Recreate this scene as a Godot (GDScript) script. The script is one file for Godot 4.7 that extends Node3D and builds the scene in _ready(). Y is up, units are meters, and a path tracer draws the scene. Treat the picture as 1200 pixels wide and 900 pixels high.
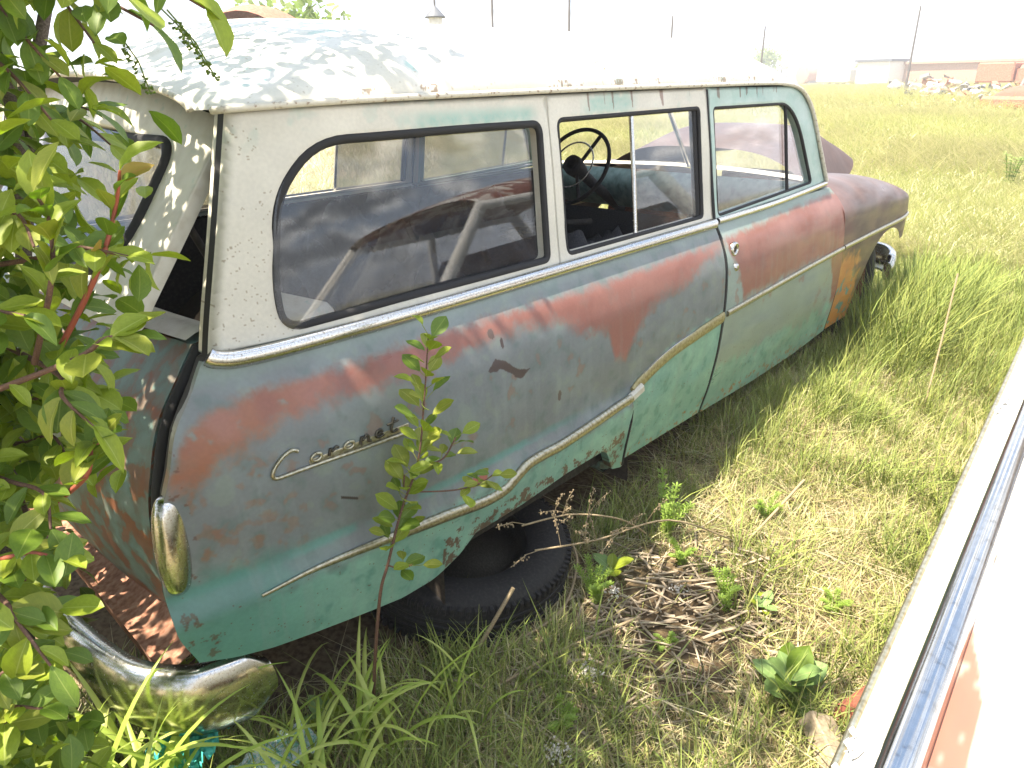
extends Node3D
# ---------------------------------------------------------------- mesh builder
class MB:
	var v := PackedVector3Array()
	var uv := PackedVector2Array()
	var c := PackedColorArray()
	var ix := PackedInt32Array()
	func vert(p: Vector3, t := Vector2.ZERO, col := Color.WHITE) -> int:
		v.append(p); uv.append(t); c.append(col)
		return v.size() - 1
	func tri(a: int, b: int, d: int):
		ix.append(a); ix.append(b); ix.append(d)
	func grid(nu: int, nv: int, f: Callable, tf = null, col := Color.WHITE):
		var b := v.size()
		for j in nv + 1:
			for i in nu + 1:
				var p: Vector3 = f.call(float(i) / nu, float(j) / nv)
				vert(p, tf.call(p) if tf != null else Vector2(float(i) / nu, float(j) / nv), col)
		for j in nv:
			for i in nu:
				var a := b + j * (nu + 1) + i
				tri(a, a + 1, a + nu + 2)
				tri(a, a + nu + 2, a + nu + 1)
	func loops(rings: Array, closed := true, tf = null, col := Color.WHITE):
		var n: int = rings[0].size()
		var b := v.size()
		for r in rings:
			for p in r:
				vert(p, tf.call(p) if tf != null else Vector2.ZERO, col)
		for j in rings.size() - 1:
			for i in (n if closed else n - 1):
				var k := (i + 1) % n
				tri(b + j * n + i, b + j * n + k, b + (j + 1) * n + k)
				tri(b + j * n + i, b + (j + 1) * n + k, b + (j + 1) * n + i)
	func fan(ring: Array, centre: Vector3, tf = null, col := Color.WHITE):
		var b := v.size()
		for p in ring:
			vert(p, tf.call(p) if tf != null else Vector2.ZERO, col)
		var m := vert(centre, tf.call(centre) if tf != null else Vector2.ZERO, col)
		for i in ring.size():
			tri(b + i, b + (i + 1) % ring.size(), m)
	func tube(pts: Array, r, n := 8, caps := true, closed := false, flat := 1.0, col := Color.WHITE):
		var rings := []
		var up := Vector3.UP
		var m := pts.size()
		for k in m:
			var t: Vector3
			if closed:
				t = (pts[(k + 1) % m] - pts[(k + m - 1) % m]).normalized()
			else:
				t = (pts[mini(k + 1, m - 1)] - pts[maxi(k - 1, 0)]).normalized()
			var s := up.cross(t)
			if s.length() < 0.05:
				s = Vector3.RIGHT.cross(t)
			if s.length() < 0.05:
				s = Vector3.BACK.cross(t)
			s = s.normalized()
			up = t.cross(s)
			var rad: float = r[k] if r is Array else r
			var ring := []
			for i in n:
				var a := TAU * i / n
				ring.append(pts[k] + s * cos(a) * rad * flat + up * sin(a) * rad)
			rings.append(ring)
		if closed:
			rings.append(rings[0])
		loops(rings, true, null, col)
		if caps and not closed:
			fan(rings[0], pts[0], null, col)
			fan(rings[m - 1], pts[m - 1], null, col)
	func box(x: Transform3D, s: Vector3, bev := 0.0, col := Color.WHITE):
		# six faces with their own corners; a bevel shrinks each face and bridges the gap
		var h := s * 0.5
		var bb: float = minf(bev, minf(h.x, minf(h.y, h.z)) * 0.8)
		for ax in 3:
			for sg in [-1.0, 1.0]:
				var n := Vector3.ZERO; n[ax] = sg
				var a := Vector3.ZERO; a[(ax + 1) % 3] = 1.0
				var d := Vector3.ZERO; d[(ax + 2) % 3] = sg
				var ids := []
				for q in [[-1, -1], [1, -1], [1, 1], [-1, 1]]:
					var p: Vector3 = n * h[ax] + a * (h[(ax + 1) % 3] - bb) * q[0] + d * (h[(ax + 2) % 3] - bb) * q[1]
					ids.append(vert(x * p, Vector2(q[0], q[1]) * 0.5, col))
				tri(ids[0], ids[2], ids[1]); tri(ids[0], ids[3], ids[2])
		if bb > 0.0:
			for e in 3:
				var f := (e + 1) % 3
				var g := (e + 2) % 3
				for sf in [-1.0, 1.0]:
					for sgg in [-1.0, 1.0]:
						var ids := []
						for w in [[-1.0, 0], [1.0, 0], [1.0, 1], [-1.0, 1]]:
							var p := Vector3.ZERO
							p[e] = (h[e] - bb) * w[0]
							p[f] = sf * (h[f] - (bb if w[1] == 0 else 0.0))
							p[g] = sgg * (h[g] - (0.0 if w[1] == 0 else bb))
							ids.append(vert(x * p, Vector2.ZERO, col))
						if sf * sgg > 0:
							tri(ids[0], ids[2], ids[1]); tri(ids[0], ids[3], ids[2])
						else:
							tri(ids[0], ids[1], ids[2]); tri(ids[0], ids[2], ids[3])
	func lathe(x: Transform3D, prof: Array, n := 48, closed := false):
		# prof: [radius, height along local y]
		var rings := []
		for q in prof:
			var ring := []
			for i in n:
				var a := TAU * i / n
				ring.append(x * Vector3(cos(a) * q[0], q[1], sin(a) * q[0]))
			rings.append(ring)
		if closed:
			rings.append(rings[0])
		loops(rings)
	func add(o: MB, x := Transform3D.IDENTITY, col = null):
		var b := v.size()
		for k in o.v.size():
			vert(x * o.v[k], o.uv[k], o.c[k] if col == null else col)
		for k in o.ix:
			ix.append(k + b)
	func build(smooth := true) -> ArrayMesh:
		var nn := PackedVector3Array()
		nn.resize(v.size())
		for k in range(0, ix.size(), 3):
			var a := ix[k]; var b := ix[k + 1]; var d := ix[k + 2]
			var q := (v[d] - v[a]).cross(v[b] - v[a])
			nn[a] += q; nn[b] += q; nn[d] += q
		for k in nn.size():
			nn[k] = nn[k].normalized() if nn[k].length_squared() > 0.0 else Vector3.UP
		var arr := []
		arr.resize(Mesh.ARRAY_MAX)
		arr[Mesh.ARRAY_VERTEX] = v
		arr[Mesh.ARRAY_NORMAL] = nn
		arr[Mesh.ARRAY_TEX_UV] = uv
		arr[Mesh.ARRAY_COLOR] = c
		arr[Mesh.ARRAY_INDEX] = ix
		var m := ArrayMesh.new()
		m.add_surface_from_arrays(Mesh.PRIMITIVE_TRIANGLES, arr)
		return m

var M := {}
var rng := RandomNumberGenerator.new()
var taken := {}

func numbered(called: String) -> String:
	var k: int = taken.get(called, 0)
	taken[called] = k + 1
	return called if k == 0 else "%s_%03d" % [called, k]

func thing(called, label, category, at := Vector3.ZERO, group := "", kind := "") -> Node3D:
	var o := Node3D.new()
	o.name = numbered(called)
	add_child(o)
	o.position = at
	meta(o, label, category, group, kind)
	return o

func meta(o, label, category, group := "", kind := ""):
	if label != "": o.set_meta("label", label)
	if category != "": o.set_meta("category", category)
	if group != "": o.set_meta("group", group)
	if kind != "": o.set_meta("kind", kind)

func part(called: String, mb, mat: Material, parent: Node3D, label := "") -> MeshInstance3D:
	var o := MeshInstance3D.new()
	o.mesh = mb.build() if mb is MB else mb
	o.material_override = mat
	if parent == self:
		o.name = numbered(called)
		add_child(o)
	else:
		o.name = called
		parent.add_child(o, true)
	if label != "": o.set_meta("label", label)
	return o

func single(called, mb, mat, label, category, group := "", kind := "") -> MeshInstance3D:
	var o = part(called, mb, mat, self)
	meta(o, label, category, group, kind)
	return o

func rgb(r, g, b) -> Color:
	return Color(r / 255.0, g / 255.0, b / 255.0)

func mat(col: Color, rough := 0.6, metal := 0.0, tex: Texture2D = null) -> StandardMaterial3D:
	var m := StandardMaterial3D.new()
	m.albedo_color = col
	m.roughness = rough
	m.metallic = metal
	if tex: m.albedo_texture = tex
	m.cull_mode = BaseMaterial3D.CULL_DISABLED
	return m

func noise_tex(seed_: int, freq: float, ramp: Array, size := 512, oct := 5, warp := false) -> NoiseTexture2D:
	var n := FastNoiseLite.new()
	n.seed = seed_
	n.frequency = freq
	n.fractal_octaves = oct
	n.domain_warp_enabled = warp
	var t := NoiseTexture2D.new()
	t.width = size; t.height = size
	t.seamless = true
	t.noise = n
	var g := Gradient.new()
	var offs := PackedFloat32Array(); var cols := PackedColorArray()
	for r in ramp:
		offs.append(r[0]); cols.append(r[1])
	g.offsets = offs; g.colors = cols
	t.color_ramp = g
	return t

func tri_mat(tex: Texture2D, rough: float, scale: float, metal := 0.0) -> StandardMaterial3D:
	var m := mat(Color.WHITE, rough, metal, tex)
	m.uv1_triplanar = true
	m.uv1_world_triplanar = true
	m.uv1_scale = Vector3.ONE * scale
	return m

func sm(a: float, b: float, x: float) -> float:
	var t := clampf((x - a) / (b - a), 0.0, 1.0)
	return t * t * (3.0 - 2.0 * t)

# smooth curve through [[x, y], ...]
func cv(P: Array, x: float) -> float:
	var n := P.size()
	if x <= P[0][0]: return P[0][1]
	if x >= P[n - 1][0]: return P[n - 1][1]
	var i := 0
	while x > P[i + 1][0]: i += 1
	var x0: float = P[i][0]; var x1: float = P[i + 1][0]
	var y0: float = P[i][1]; var y1: float = P[i + 1][1]
	var s := (y1 - y0) / (x1 - x0)
	var m0 := s; var m1 := s
	if i > 0:
		var sp: float = (y0 - P[i - 1][1]) / (x0 - P[i - 1][0])
		m0 = 0.0 if sp * s <= 0.0 else 2.0 * sp * s / (sp + s)
	if i < n - 2:
		var sn: float = (P[i + 2][1] - y1) / (P[i + 2][0] - x1)
		m1 = 0.0 if sn * s <= 0.0 else 2.0 * sn * s / (sn + s)
	var h := x1 - x0
	var t := (x - x0) / h
	return y0 * (1 + 2 * t) * (1 - t) * (1 - t) + m0 * h * t * (1 - t) * (1 - t) + y1 * t * t * (3 - 2 * t) + m1 * h * t * t * (t - 1)

func lin(P: Array, x: float) -> float:
	var n := P.size()
	if x <= P[0][0]: return P[0][1]
	for i in n - 1:
		if x <= P[i + 1][0]:
			return lerpf(P[i][1], P[i + 1][1], (x - P[i][0]) / (P[i + 1][0] - P[i][0]))
	return P[n - 1][1]

# smooth path through 3-D points
func path(pts: Array, per := 6) -> Array:
	var out := []
	var n := pts.size()
	for i in n - 1:
		var a: Vector3 = pts[maxi(i - 1, 0)]; var b: Vector3 = pts[i]; var c: Vector3 = pts[i + 1]; var d: Vector3 = pts[mini(i + 2, n - 1)]
		for k in per:
			out.append(b.cubic_interpolate(c, a, d, float(k) / per))
	out.append(pts[n - 1])
	return out

func rounded(poly: Array, radii, seg := 6) -> Array:
	# rounds the corners of a 2-D polygon
	var out := []
	var n := poly.size()
	for i in n:
		var p: Vector2 = poly[i]; var a: Vector2 = poly[(i + n - 1) % n]; var b: Vector2 = poly[(i + 1) % n]
		var r: float = radii[i] if radii is Array else radii
		var da := (a - p).normalized() * minf(r, a.distance_to(p) * 0.5)
		var db := (b - p).normalized() * minf(r, b.distance_to(p) * 0.5)
		for k in seg + 1:
			var t := float(k) / seg
			out.append((p + da).lerp(p, t).lerp(p.lerp(p + db, t), t))
	return out

func ray_poly(c: Vector2, d: Vector2, poly: Array) -> Vector2:
	var best := 1e9
	var n := poly.size()
	for i in n:
		var a: Vector2 = poly[i] - c
		var e: Vector2 = poly[(i + 1) % n] - poly[i]
		var den := d.cross(e)
		if absf(den) < 1e-9: continue
		var t := a.cross(e) / den
		var s := a.cross(d) / den
		if t > 0.0 and s >= -1e-6 and s <= 1.000001: best = minf(best, t)
	return c + d * best

# two matching loops (inner, outer) of 2-D points round one centre
func match_loops(inner: Array, outer: Array, n := 96) -> Array:
	var c := Vector2.ZERO
	for p in inner: c += p
	c /= inner.size()
	var angs := []
	for i in n: angs.append(TAU * i / n)
	for p in outer: angs.append(fposmod((p - c).angle(), TAU))
	for p in inner: angs.append(fposmod((p - c).angle(), TAU))
	angs.sort()
	var A := []; var B := []
	for a in angs:
		var d := Vector2.from_angle(a)
		A.append(ray_poly(c, d, inner)); B.append(ray_poly(c, d, outer))
	return [A, B, c]

# ---------------------------------------------------------------- camera, sky, sun
func make_view():
	var cam := Camera3D.new()
	cam.name = "camera"
	add_child(cam)
	var f := Vector3(0.66737581, -0.39419706, -0.63183716)
	var r := Vector3(0.68218437, -0.01672415, 0.73098891)
	var u := Vector3(0.29872062, 0.91887376, -0.25775378)
	cam.transform = Transform3D(Basis(r, u, -f), Vector3(-0.11035, 1.49422, 2.11727))
	cam.fov = 57.0
	cam.near = 0.02
	cam.far = 3000.0
	cam.current = true
	var e := Environment.new()
	e.background_mode = Environment.BG_SKY
	e.tonemap_mode = Environment.TONE_MAPPER_LINEAR
	e.tonemap_exposure = 3.1
	e.fog_enabled = true
	e.fog_density = 0.0028
	e.fog_light_color = Color(0.93, 0.94, 0.97)
	e.sdfgi_enabled = true
	e.ssao_enabled = true
	e.ssil_enabled = true
	var pm := PanoramaSkyMaterial.new()
	pm.panorama = sky_image()
	pm.energy_multiplier = 0.75
	var s := Sky.new()
	s.sky_material = pm
	e.sky = s
	var w := WorldEnvironment.new()
	w.name = "world_environment"
	w.environment = e
	add_child(w)
	var sun := DirectionalLight3D.new()
	sun.name = "sun"
	sun.light_energy = 1.6
	sun.light_color = Color(1.0, 0.955, 0.88)
	sun.light_angular_distance = 0.53
	sun.shadow_enabled = true
	add_child(sun)
	sun.look_at_from_position(Vector3.ZERO, Vector3(0.45, -1.0, 0.17), Vector3.FORWARD)

func sky_image() -> ImageTexture:
	# broken cumulus over pale blue, the same all the way round
	var W := 1024; var H := 512
	var n := FastNoiseLite.new(); n.seed = 11; n.frequency = 1.0; n.fractal_octaves = 6; n.fractal_gain = 0.52
	var n2 := FastNoiseLite.new(); n2.seed = 5; n2.frequency = 1.7; n2.fractal_octaves = 4
	var data := PackedFloat32Array()
	data.resize(W * H * 3)
	for j in H:
		var el := (0.5 - (j + 0.5) / H) * PI
		var y := sin(el)
		for i in W:
			var az := TAU * (i + 0.5) / W
			var c := Vector3(0.62, 0.66, 0.70)
			if y > 0.0:
				var d := Vector3(cos(az) * cos(el), y, sin(az) * cos(el))
				var p := Vector3(d.x, 0.0, d.z) / (y + 0.22) * 1.5 + Vector3(3.1, 0, 1.7)
				var q := n.get_noise_3d(p.x * 1.6, 0.0, p.z * 1.6)
				var q2 := n2.get_noise_3d(p.x * 1.6 + 0.25, 0.4, p.z * 1.6 + 0.14)
				var cover := sm(-0.08, 0.10, q)
				var thick := sm(-0.02, 0.26, q + 0.35 * q2)
				var blue := Vector3(0.26, 0.39, 0.64).lerp(Vector3(0.70, 0.80, 0.95), pow(1.0 - y, 3.2))
				var cl := Vector3(1.9, 1.88, 1.84).lerp(Vector3(0.34, 0.36, 0.40), thick)
				c = blue.lerp(cl, cover)
				c = c.lerp(Vector3(0.93, 0.94, 0.97), pow(1.0 - y, 22.0) * 0.8)
			var k := (j * W + i) * 3
			data[k] = c.x; data[k + 1] = c.y; data[k + 2] = c.z
	return ImageTexture.create_from_image(Image.create_from_data(W, H, false, Image.FORMAT_RGBF, data.to_byte_array()))

# ---------------------------------------------------------------- the wagon's skin
const PY := [[0.15, 0.875], [0.22, 0.89], [0.30, 0.903], [0.40, 0.920], [0.55, 0.937], [0.70, 0.942], [0.82, 0.935], [0.90, 0.917], [0.96, 0.890], [1.0, 0.868], [1.03, 0.858], [1.25, 0.824], [1.47, 0.785]]

func S(x: float, y: float) -> float:
	var z := cv(PY, y)
	z += 0.03 * sm(0.575, 0.50, y) * sm(1.75, 1.68, x)
	if x < 1.1:
		var t := (1.1 - x) / 0.85
		z -= (0.075 + 0.03 * maxf(0.0, (y - 1.0) / 0.45)) * pow(t, 2.4)
	if x > 4.3:
		z -= 0.20 * pow((x - 4.3) / 0.68, 2.5)
	# a shallow crumple behind the paint chip
	z -= 0.006 * exp(-pow((x - 1.20) / 0.07, 2.0) - pow((y - 0.72) / 0.10, 2.0))
	z += 0.004 * exp(-pow((x - 1.08) / 0.10, 2.0) - pow((y - 0.70) / 0.12, 2.0))
	return z

func on_side(x: float, y: float, sg := 1.0, off := 0.0) -> Vector3:
	return Vector3(x, y, (S(x, y) + off) * sg)

func side_uv(p: Vector3) -> Vector2:
	return Vector2(p.x / 5.2, (1.55 - p.y) / 1.45)

func side_line(pts: Array, sg: float, off: float, per := 5) -> Array:
	var a := []
	for q in pts: a.append(Vector3(q[0], q[1], 0))
	var out := []
	for q in path(a, per): out.append(on_side(q.x, q.y, sg, off))
	return out

const REAR_EDGE := [[0.36, 0.262], [0.41, 0.249], [0.51, 0.222], [0.579, 0.226], [0.70, 0.246], [0.763, 0.256], [0.826, 0.28], [0.90, 0.311], [0.963, 0.364], [1.02, 0.41]]
const QUARTER_BOTTOM := [[0.20, 0.43], [0.249, 0.405], [0.32, 0.375], [0.4, 0.352], [0.56, 0.325], [0.735, 0.295], [0.83, 0.297], [0.86, 0.305], [0.925, 0.334], [0.972, 0.376], [1.157, 0.377], [1.358, 0.393], [1.545, 0.393], [1.575, 0.37], [1.60, 0.325], [1.625, 0.285], [1.68, 0.268], [1.8, 0.262], [2.4, 0.252]]
const DOOR_REAR := [[0.25, 2.270], [0.354, 2.292], [0.558, 2.302], [0.727, 2.306], [0.885, 2.309], [1.02, 2.309]]
const DOOR_FRONT := [[0.24, 3.56], [0.49, 3.545], [0.716, 3.512], [0.919, 3.495], [0.96, 3.47], [1.02, 3.40]]
const RED_TOP := [[0.27, 0.80], [0.283, 0.825], [0.32, 0.88], [0.388, 0.925], [0.527, 0.937], [0.702, 0.936], [0.891, 0.94], [1.315, 0.935], [1.632, 0.93], [2.034, 0.935], [2.30, 0.935], [2.36, 0.94], [2.7, 0.955], [3.1, 0.97], [3.5, 0.985]]
const RED_LOW := [[0.27, 0.80], [0.324, 0.80], [0.358, 0.82], [0.433, 0.858], [0.506, 0.872], [0.643, 0.885], [0.817, 0.877], [1.037, 0.895], [1.176, 0.90], [1.30, 0.885], [1.365, 0.865], [1.469, 0.812], [1.562, 0.80], [1.6, 0.69], [1.66, 0.68], [1.70, 0.74], [1.80, 0.82], [1.9, 0.835], [2.0, 0.84], [2.092, 0.866], [2.2, 0.90], [2.30, 0.925], [2.34, 0.93], [2.36, 0.88], [2.42, 0.80], [2.46, 0.70], [3.2, 0.72], [3.36, 0.70], [3.42, 0.60], [3.5, 0.44], [3.6, 0.44]]

func noise_bytes(seed_: int, freq: float, w: int, h: int, oct := 4) -> PackedByteArray:
	var n := FastNoiseLite.new()
	n.seed = seed_; n.frequency = freq; n.fractal_octaves = oct
	return n.get_image(w, h, false, false, false).get_data()

func side_paint() -> ImageTexture:
	var W := 2048; var H := 571
	var A := noise_bytes(1, 0.012, W, H)          # broad patches
	var B := noise_bytes(2, 0.05, W, H)           # ragged edges
	var C := noise_bytes(3, 0.22, W, H, 3)        # grain
	var D := noise_bytes(4, 0.028, W, H)          # blotches
	var st := FastNoiseLite.new(); st.seed = 9; st.frequency = 0.06; st.fractal_octaves = 3
	var rt := PackedFloat32Array(); var rl := PackedFloat32Array(); var run := PackedFloat32Array()
	for i in W:
		var x := (i + 0.5) / W * 5.2
		rt.append(cv(RED_TOP, x)); rl.append(lin(RED_LOW, x)); run.append(st.get_noise_1d(i * 1.0))
	var out := PackedByteArray(); out.resize(W * H * 3)
	var grey := Vector3(113, 118, 118); var teal := Vector3(122, 163, 149); var red := Vector3(140, 89, 77)
	var cream := Vector3(196, 191, 176); var brown := Vector3(82, 66, 61); var oran := Vector3(176, 122, 66)
	var dteal := Vector3(98, 144, 131); var rust := Vector3(86, 50, 36); var doorc := Vector3(164, 182, 172)
	var olive := Vector3(126, 138, 120)
	for j in H:
		var y := 1.55 - (j + 0.5) / H * 1.45
		for i in W:
			var k := j * W + i
			var x := (i + 0.5) / W * 5.2
			var a := A[k] / 127.5 - 1.0; var b := B[k] / 127.5 - 1.0; var g := C[k] / 127.5 - 1.0; var d := D[k] / 127.5 - 1.0
			var c := grey
			if y > 1.016:
				c = cream if x < 2.312 else doorc
				var t := 0.0
				if x < 2.312:
					# old turquoise showing through over the windows
					t = sm(0.02, -0.01, absf(y - 1.412 + 0.006 * b) - 0.012) * sm(0.92, 1.02, x + 0.05 * d) * sm(1.42, 1.36, x)
					t = maxf(t, sm(0.02, -0.012, absf(y - 1.428) - 0.02 + 0.02 * b) * sm(1.58, 1.66, x + 0.03 * d) * sm(1.90, 1.80, x))
					t = maxf(t, sm(0.30, 0.52, d) * 0.25 * sm(1.35, 1.42, y))
				else:
					t = sm(-0.1, 0.4, d) * 0.35 + sm(1.40, 1.43, y + 0.01 * b) * sm(2.5, 2.56, x) * sm(2.82, 2.7, x) * 0.5
				c = c.lerp(Vector3(118, 158, 146), t * (0.55 + 0.3 * b + 0.2 * g))
				if y > 1.445 - 0.03 * sm(0.3, 0.6, run[i]) + 0.02 * b and run[i] > 0.34 and x > 1.5: c = c.lerp(rust, 0.5 * sm(0.34, 0.45, run[i]))
				if x < 0.62 and g > 0.48 and d > -0.05 + 0.8 * (y - 1.1): c = c.lerp(Vector3(112, 98, 76), 0.6)
			elif x > 3.5 - 0.0 and x > lin(DOOR_FRONT_Y, y):
				c = brown.lerp(Vector3(92, 73, 67), sm(-0.3, 0.4, a))
				c = c.lerp(Vector3(128, 82, 68), sm(3.72, 3.54, x + 0.05 * b) * sm(0.66, 0.74, y) * 0.25)
				var o := sm(3.80, 3.70, x + 0.10 * d + 0.5 * (y - 0.62) + 0.03 * b) * sm(0.70, 0.62, y + 0.04 * b)
				c = c.lerp(oran, o)
				c = c.lerp(Vector3(92, 132, 128), o * sm(0.15, 0.3, d + 0.3 * b) * sm(0.60, 0.5, y))
			else:
				c = grey.lerp(Vector3(116, 124, 122), sm(-0.2, 0.5, a))
				c = c.lerp(Vector3(96, 110, 106), sm(0.05, 0.5, d) * 0.7)
				c = c.lerp(olive, sm(0.2, 0.5, -d) * 0.35)
				if x > 2.31: c = c.lerp(Vector3(142, 158, 149), 0.75)
				# turquoise below the moulding, brighter near the sill
				var line := 0.50 if x < 1.69 else (lin(ARC, x) if x < 2.312 else 0.44)
				var t := sm(line + 0.03, line - 0.02, y + 0.02 * d + 0.012 * b)
				if x > 2.312: t *= 0.85 * sm(-0.35, 0.2, a + 0.6 * d + 0.35 + (0.36 - y) * 3.0)
				c = c.lerp(teal.lerp(dteal, sm(0.1, 0.6, d + 0.3 * b)).lerp(Vector3(138, 182, 162), sm(0.1, 0.5, -d) * 0.6), t)
				# light turquoise line along the crease
				var cr := sm(0.016, 0.004, absf(y - 0.566 + 0.004 * b)) * sm(1.5, 1.2, x) * sm(-0.3, 0.2, a + 0.3)
				c = c.lerp(Vector3(92, 140, 130), cr * 0.7)
				c = c.lerp(Vector3(78, 128, 118), sm(0.62, 0.56, y + 0.02 * b) * 0.7 * sm(0.62, 0.34, x + 0.08 * d))
				# blue grey strip under the belt
				c = c.lerp(Vector3(128, 142, 132), sm(0.955, 0.985, y + 0.006 * b) * 0.7)
				# primer
				var wob := 0.022 * b + 0.024 * d + 0.010 * g
				var top := rt[i]; var low := rl[i]
				var r := sm(top + 0.016, top - 0.016, y + wob * 0.4) * sm(low - 0.032, low + 0.026, y + wob * 0.85)
				if x > 2.32 and x < 3.52: r = maxf(r, sm(0.1, 0.45, d + 0.4 * a) * 0.4 * sm(0.66, 0.60, y) * sm(0.4, 0.5, y) * sm(3.2, 3.3, x))
				if x < 0.60: r *= sm(-0.75, -0.1, b + d + 0.45)
				var red2 := red.lerp(Vector3(146, 92, 64), sm(0.75, 0.40, x + 0.08 * d) * 0.85)
				c = c.lerp(red2.lerp(Vector3(122, 72, 61), sm(0.0, 0.6, a) * 0.7).lerp(Vector3(158, 106, 92), sm(0.05, 0.5, -a) * 0.6).lerp(Vector3(120, 104, 98), sm(0.1, 0.5, d) * 0.22), r * 0.93)
				# thin islands of primer in the grey
				var isl := sm(0.34, 0.5, d + 0.25 * a + 0.12 * b) * sm(0.60, 0.66, y) * sm(0.86, 0.80, y)
				c = c.lerp(Vector3(140, 98, 84), isl * 0.45 * (1.0 - r))
				if x < 0.52 and x > 0.30: c = c.lerp(Vector3(140, 86, 56), sm(0.1, 0.42, b + 0.5 * d) * sm(0.55, 0.62, y) * sm(0.84, 0.76, y) * 0.32)
				# chalky streaks running down
				c = c.lerp(Vector3(134, 144, 140), 0.16 * sm(0.12, 0.42, run[i] + 0.25 * b) * sm(0.94, 0.70, y))
				# bare rusty nicks
				if g > 0.50 and b > 0.25 and y < 0.52: c = c.lerp(rust, 0.8)
				if y < 0.30 + 0.05 * d and b + 0.6 * g > 0.30 and x > 1.6: c = c.lerp(Vector3(150, 104, 60), 0.75)
				if x > 0.86 and x < 1.66 and y < 0.425 + 0.02 * b and y > 0.29 and b + 0.5 * g > 0.1: c = c.lerp(rust, 0.7)
				if x < 0.30 and b + 0.4 * g > 0.35: c = c.lerp(rust, 0.5)
				# the bird-shaped flake and small chips
				var cy := 0.80 - 0.28 * (x - 1.135) + 0.014 * sin((x - 1.06) * 42.0)
				var cw := 0.013 * sm(1.055, 1.085, x) * sm(1.215, 1.17, x) + 0.006 * sm(1.05, 1.06, x) * sm(1.09, 1.08, x)
				if absf(y - cy + 0.004 * b) < cw: c = Vector3(74, 62, 60)
				if Vector2((x - 1.085) / 0.012, (y - 0.905) / 0.013).length() + 0.4 * b < 0.9: c = Vector3(92, 76, 70)
				if Vector2((x - 1.115) / 0.006, (y - 0.876) / 0.014).length() + 0.3 * b < 0.9: c = Vector3(70, 58, 56)
				if Vector2((x - 1.33) / 0.007, (y - 0.66) / 0.018).length() + 0.4 * b < 0.9: c = Vector3(88, 78, 74)
				if absf(y - 0.645 - 0.5 * (0.62 - x)) < 0.003 and absf(x - 0.62) < 0.02: c = Vector3(60, 52, 48)
				if Vector2((x - 0.98) / 0.05, (y - 0.535 - 0.1 * (x - 0.98)) / 0.012).length() + 0.5 * b < 0.8: c = Vector3(150, 86, 66)
			c *= 1.0 + 0.035 * g + 0.05 * a
			var q := k * 3
			out[q] = clampi(int(c.x), 0, 255); out[q + 1] = clampi(int(c.y), 0, 255); out[q + 2] = clampi(int(c.z), 0, 255)
	return ImageTexture.create_from_image(Image.create_from_data(W, H, false, Image.FORMAT_RGB8, out))

const DOOR_FRONT_Y := [[0.0, 3.56], [0.24, 3.56], [0.49, 3.545], [0.716, 3.512], [0.919, 3.495], [0.96, 3.47], [1.02, 3.40]]
const ARC := [[1.66, 0.53], [1.70, 0.545], [1.78, 0.58], [1.958, 0.632], [2.13, 0.655], [2.32, 0.668]]

func roof_paint() -> ImageTexture:
	var W := 1024; var H := 512
	var A := noise_bytes(21, 0.012, W, H); var B := noise_bytes(22, 0.05, W, H); var C := noise_bytes(23, 0.25, W, H, 3)
	var out := PackedByteArray(); out.resize(W * H * 3)
	for j in H:
		for i in W:
			var k := j * W + i
			var x := 0.4 + (i + 0.5) / W * 3.0
			var z := absf((j + 0.5) / H * 1.8 - 0.9)
			var a := A[k] / 127.5 - 1.0; var b := B[k] / 127.5 - 1.0; var g := C[k] / 127.5 - 1.0
			var c := Vector3(200, 196, 182).lerp(Vector3(212, 209, 199), sm(-0.3, 0.3, a))
			c = c.lerp(Vector3(138, 184, 174), sm(0.44, 0.56, b * 0.6 + a * 0.8) * 0.45)
			if z > 0.865 and a > 0.12 and b + 0.6 * g > 0.15: c = c.lerp(Vector3(108, 84, 62), 0.6)
			if g > 0.50 and b > 0.0: c = c.lerp(Vector3(130, 116, 92), 0.5)
			c *= 1.0 + 0.03 * g
			var q := k * 3
			out[q] = clampi(int(c.x), 0, 255); out[q + 1] = clampi(int(c.y), 0, 255); out[q + 2] = clampi(int(c.z), 0, 255)
	return ImageTexture.create_from_image(Image.create_from_data(W, H, false, Image.FORMAT_RGB8, out))

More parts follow.
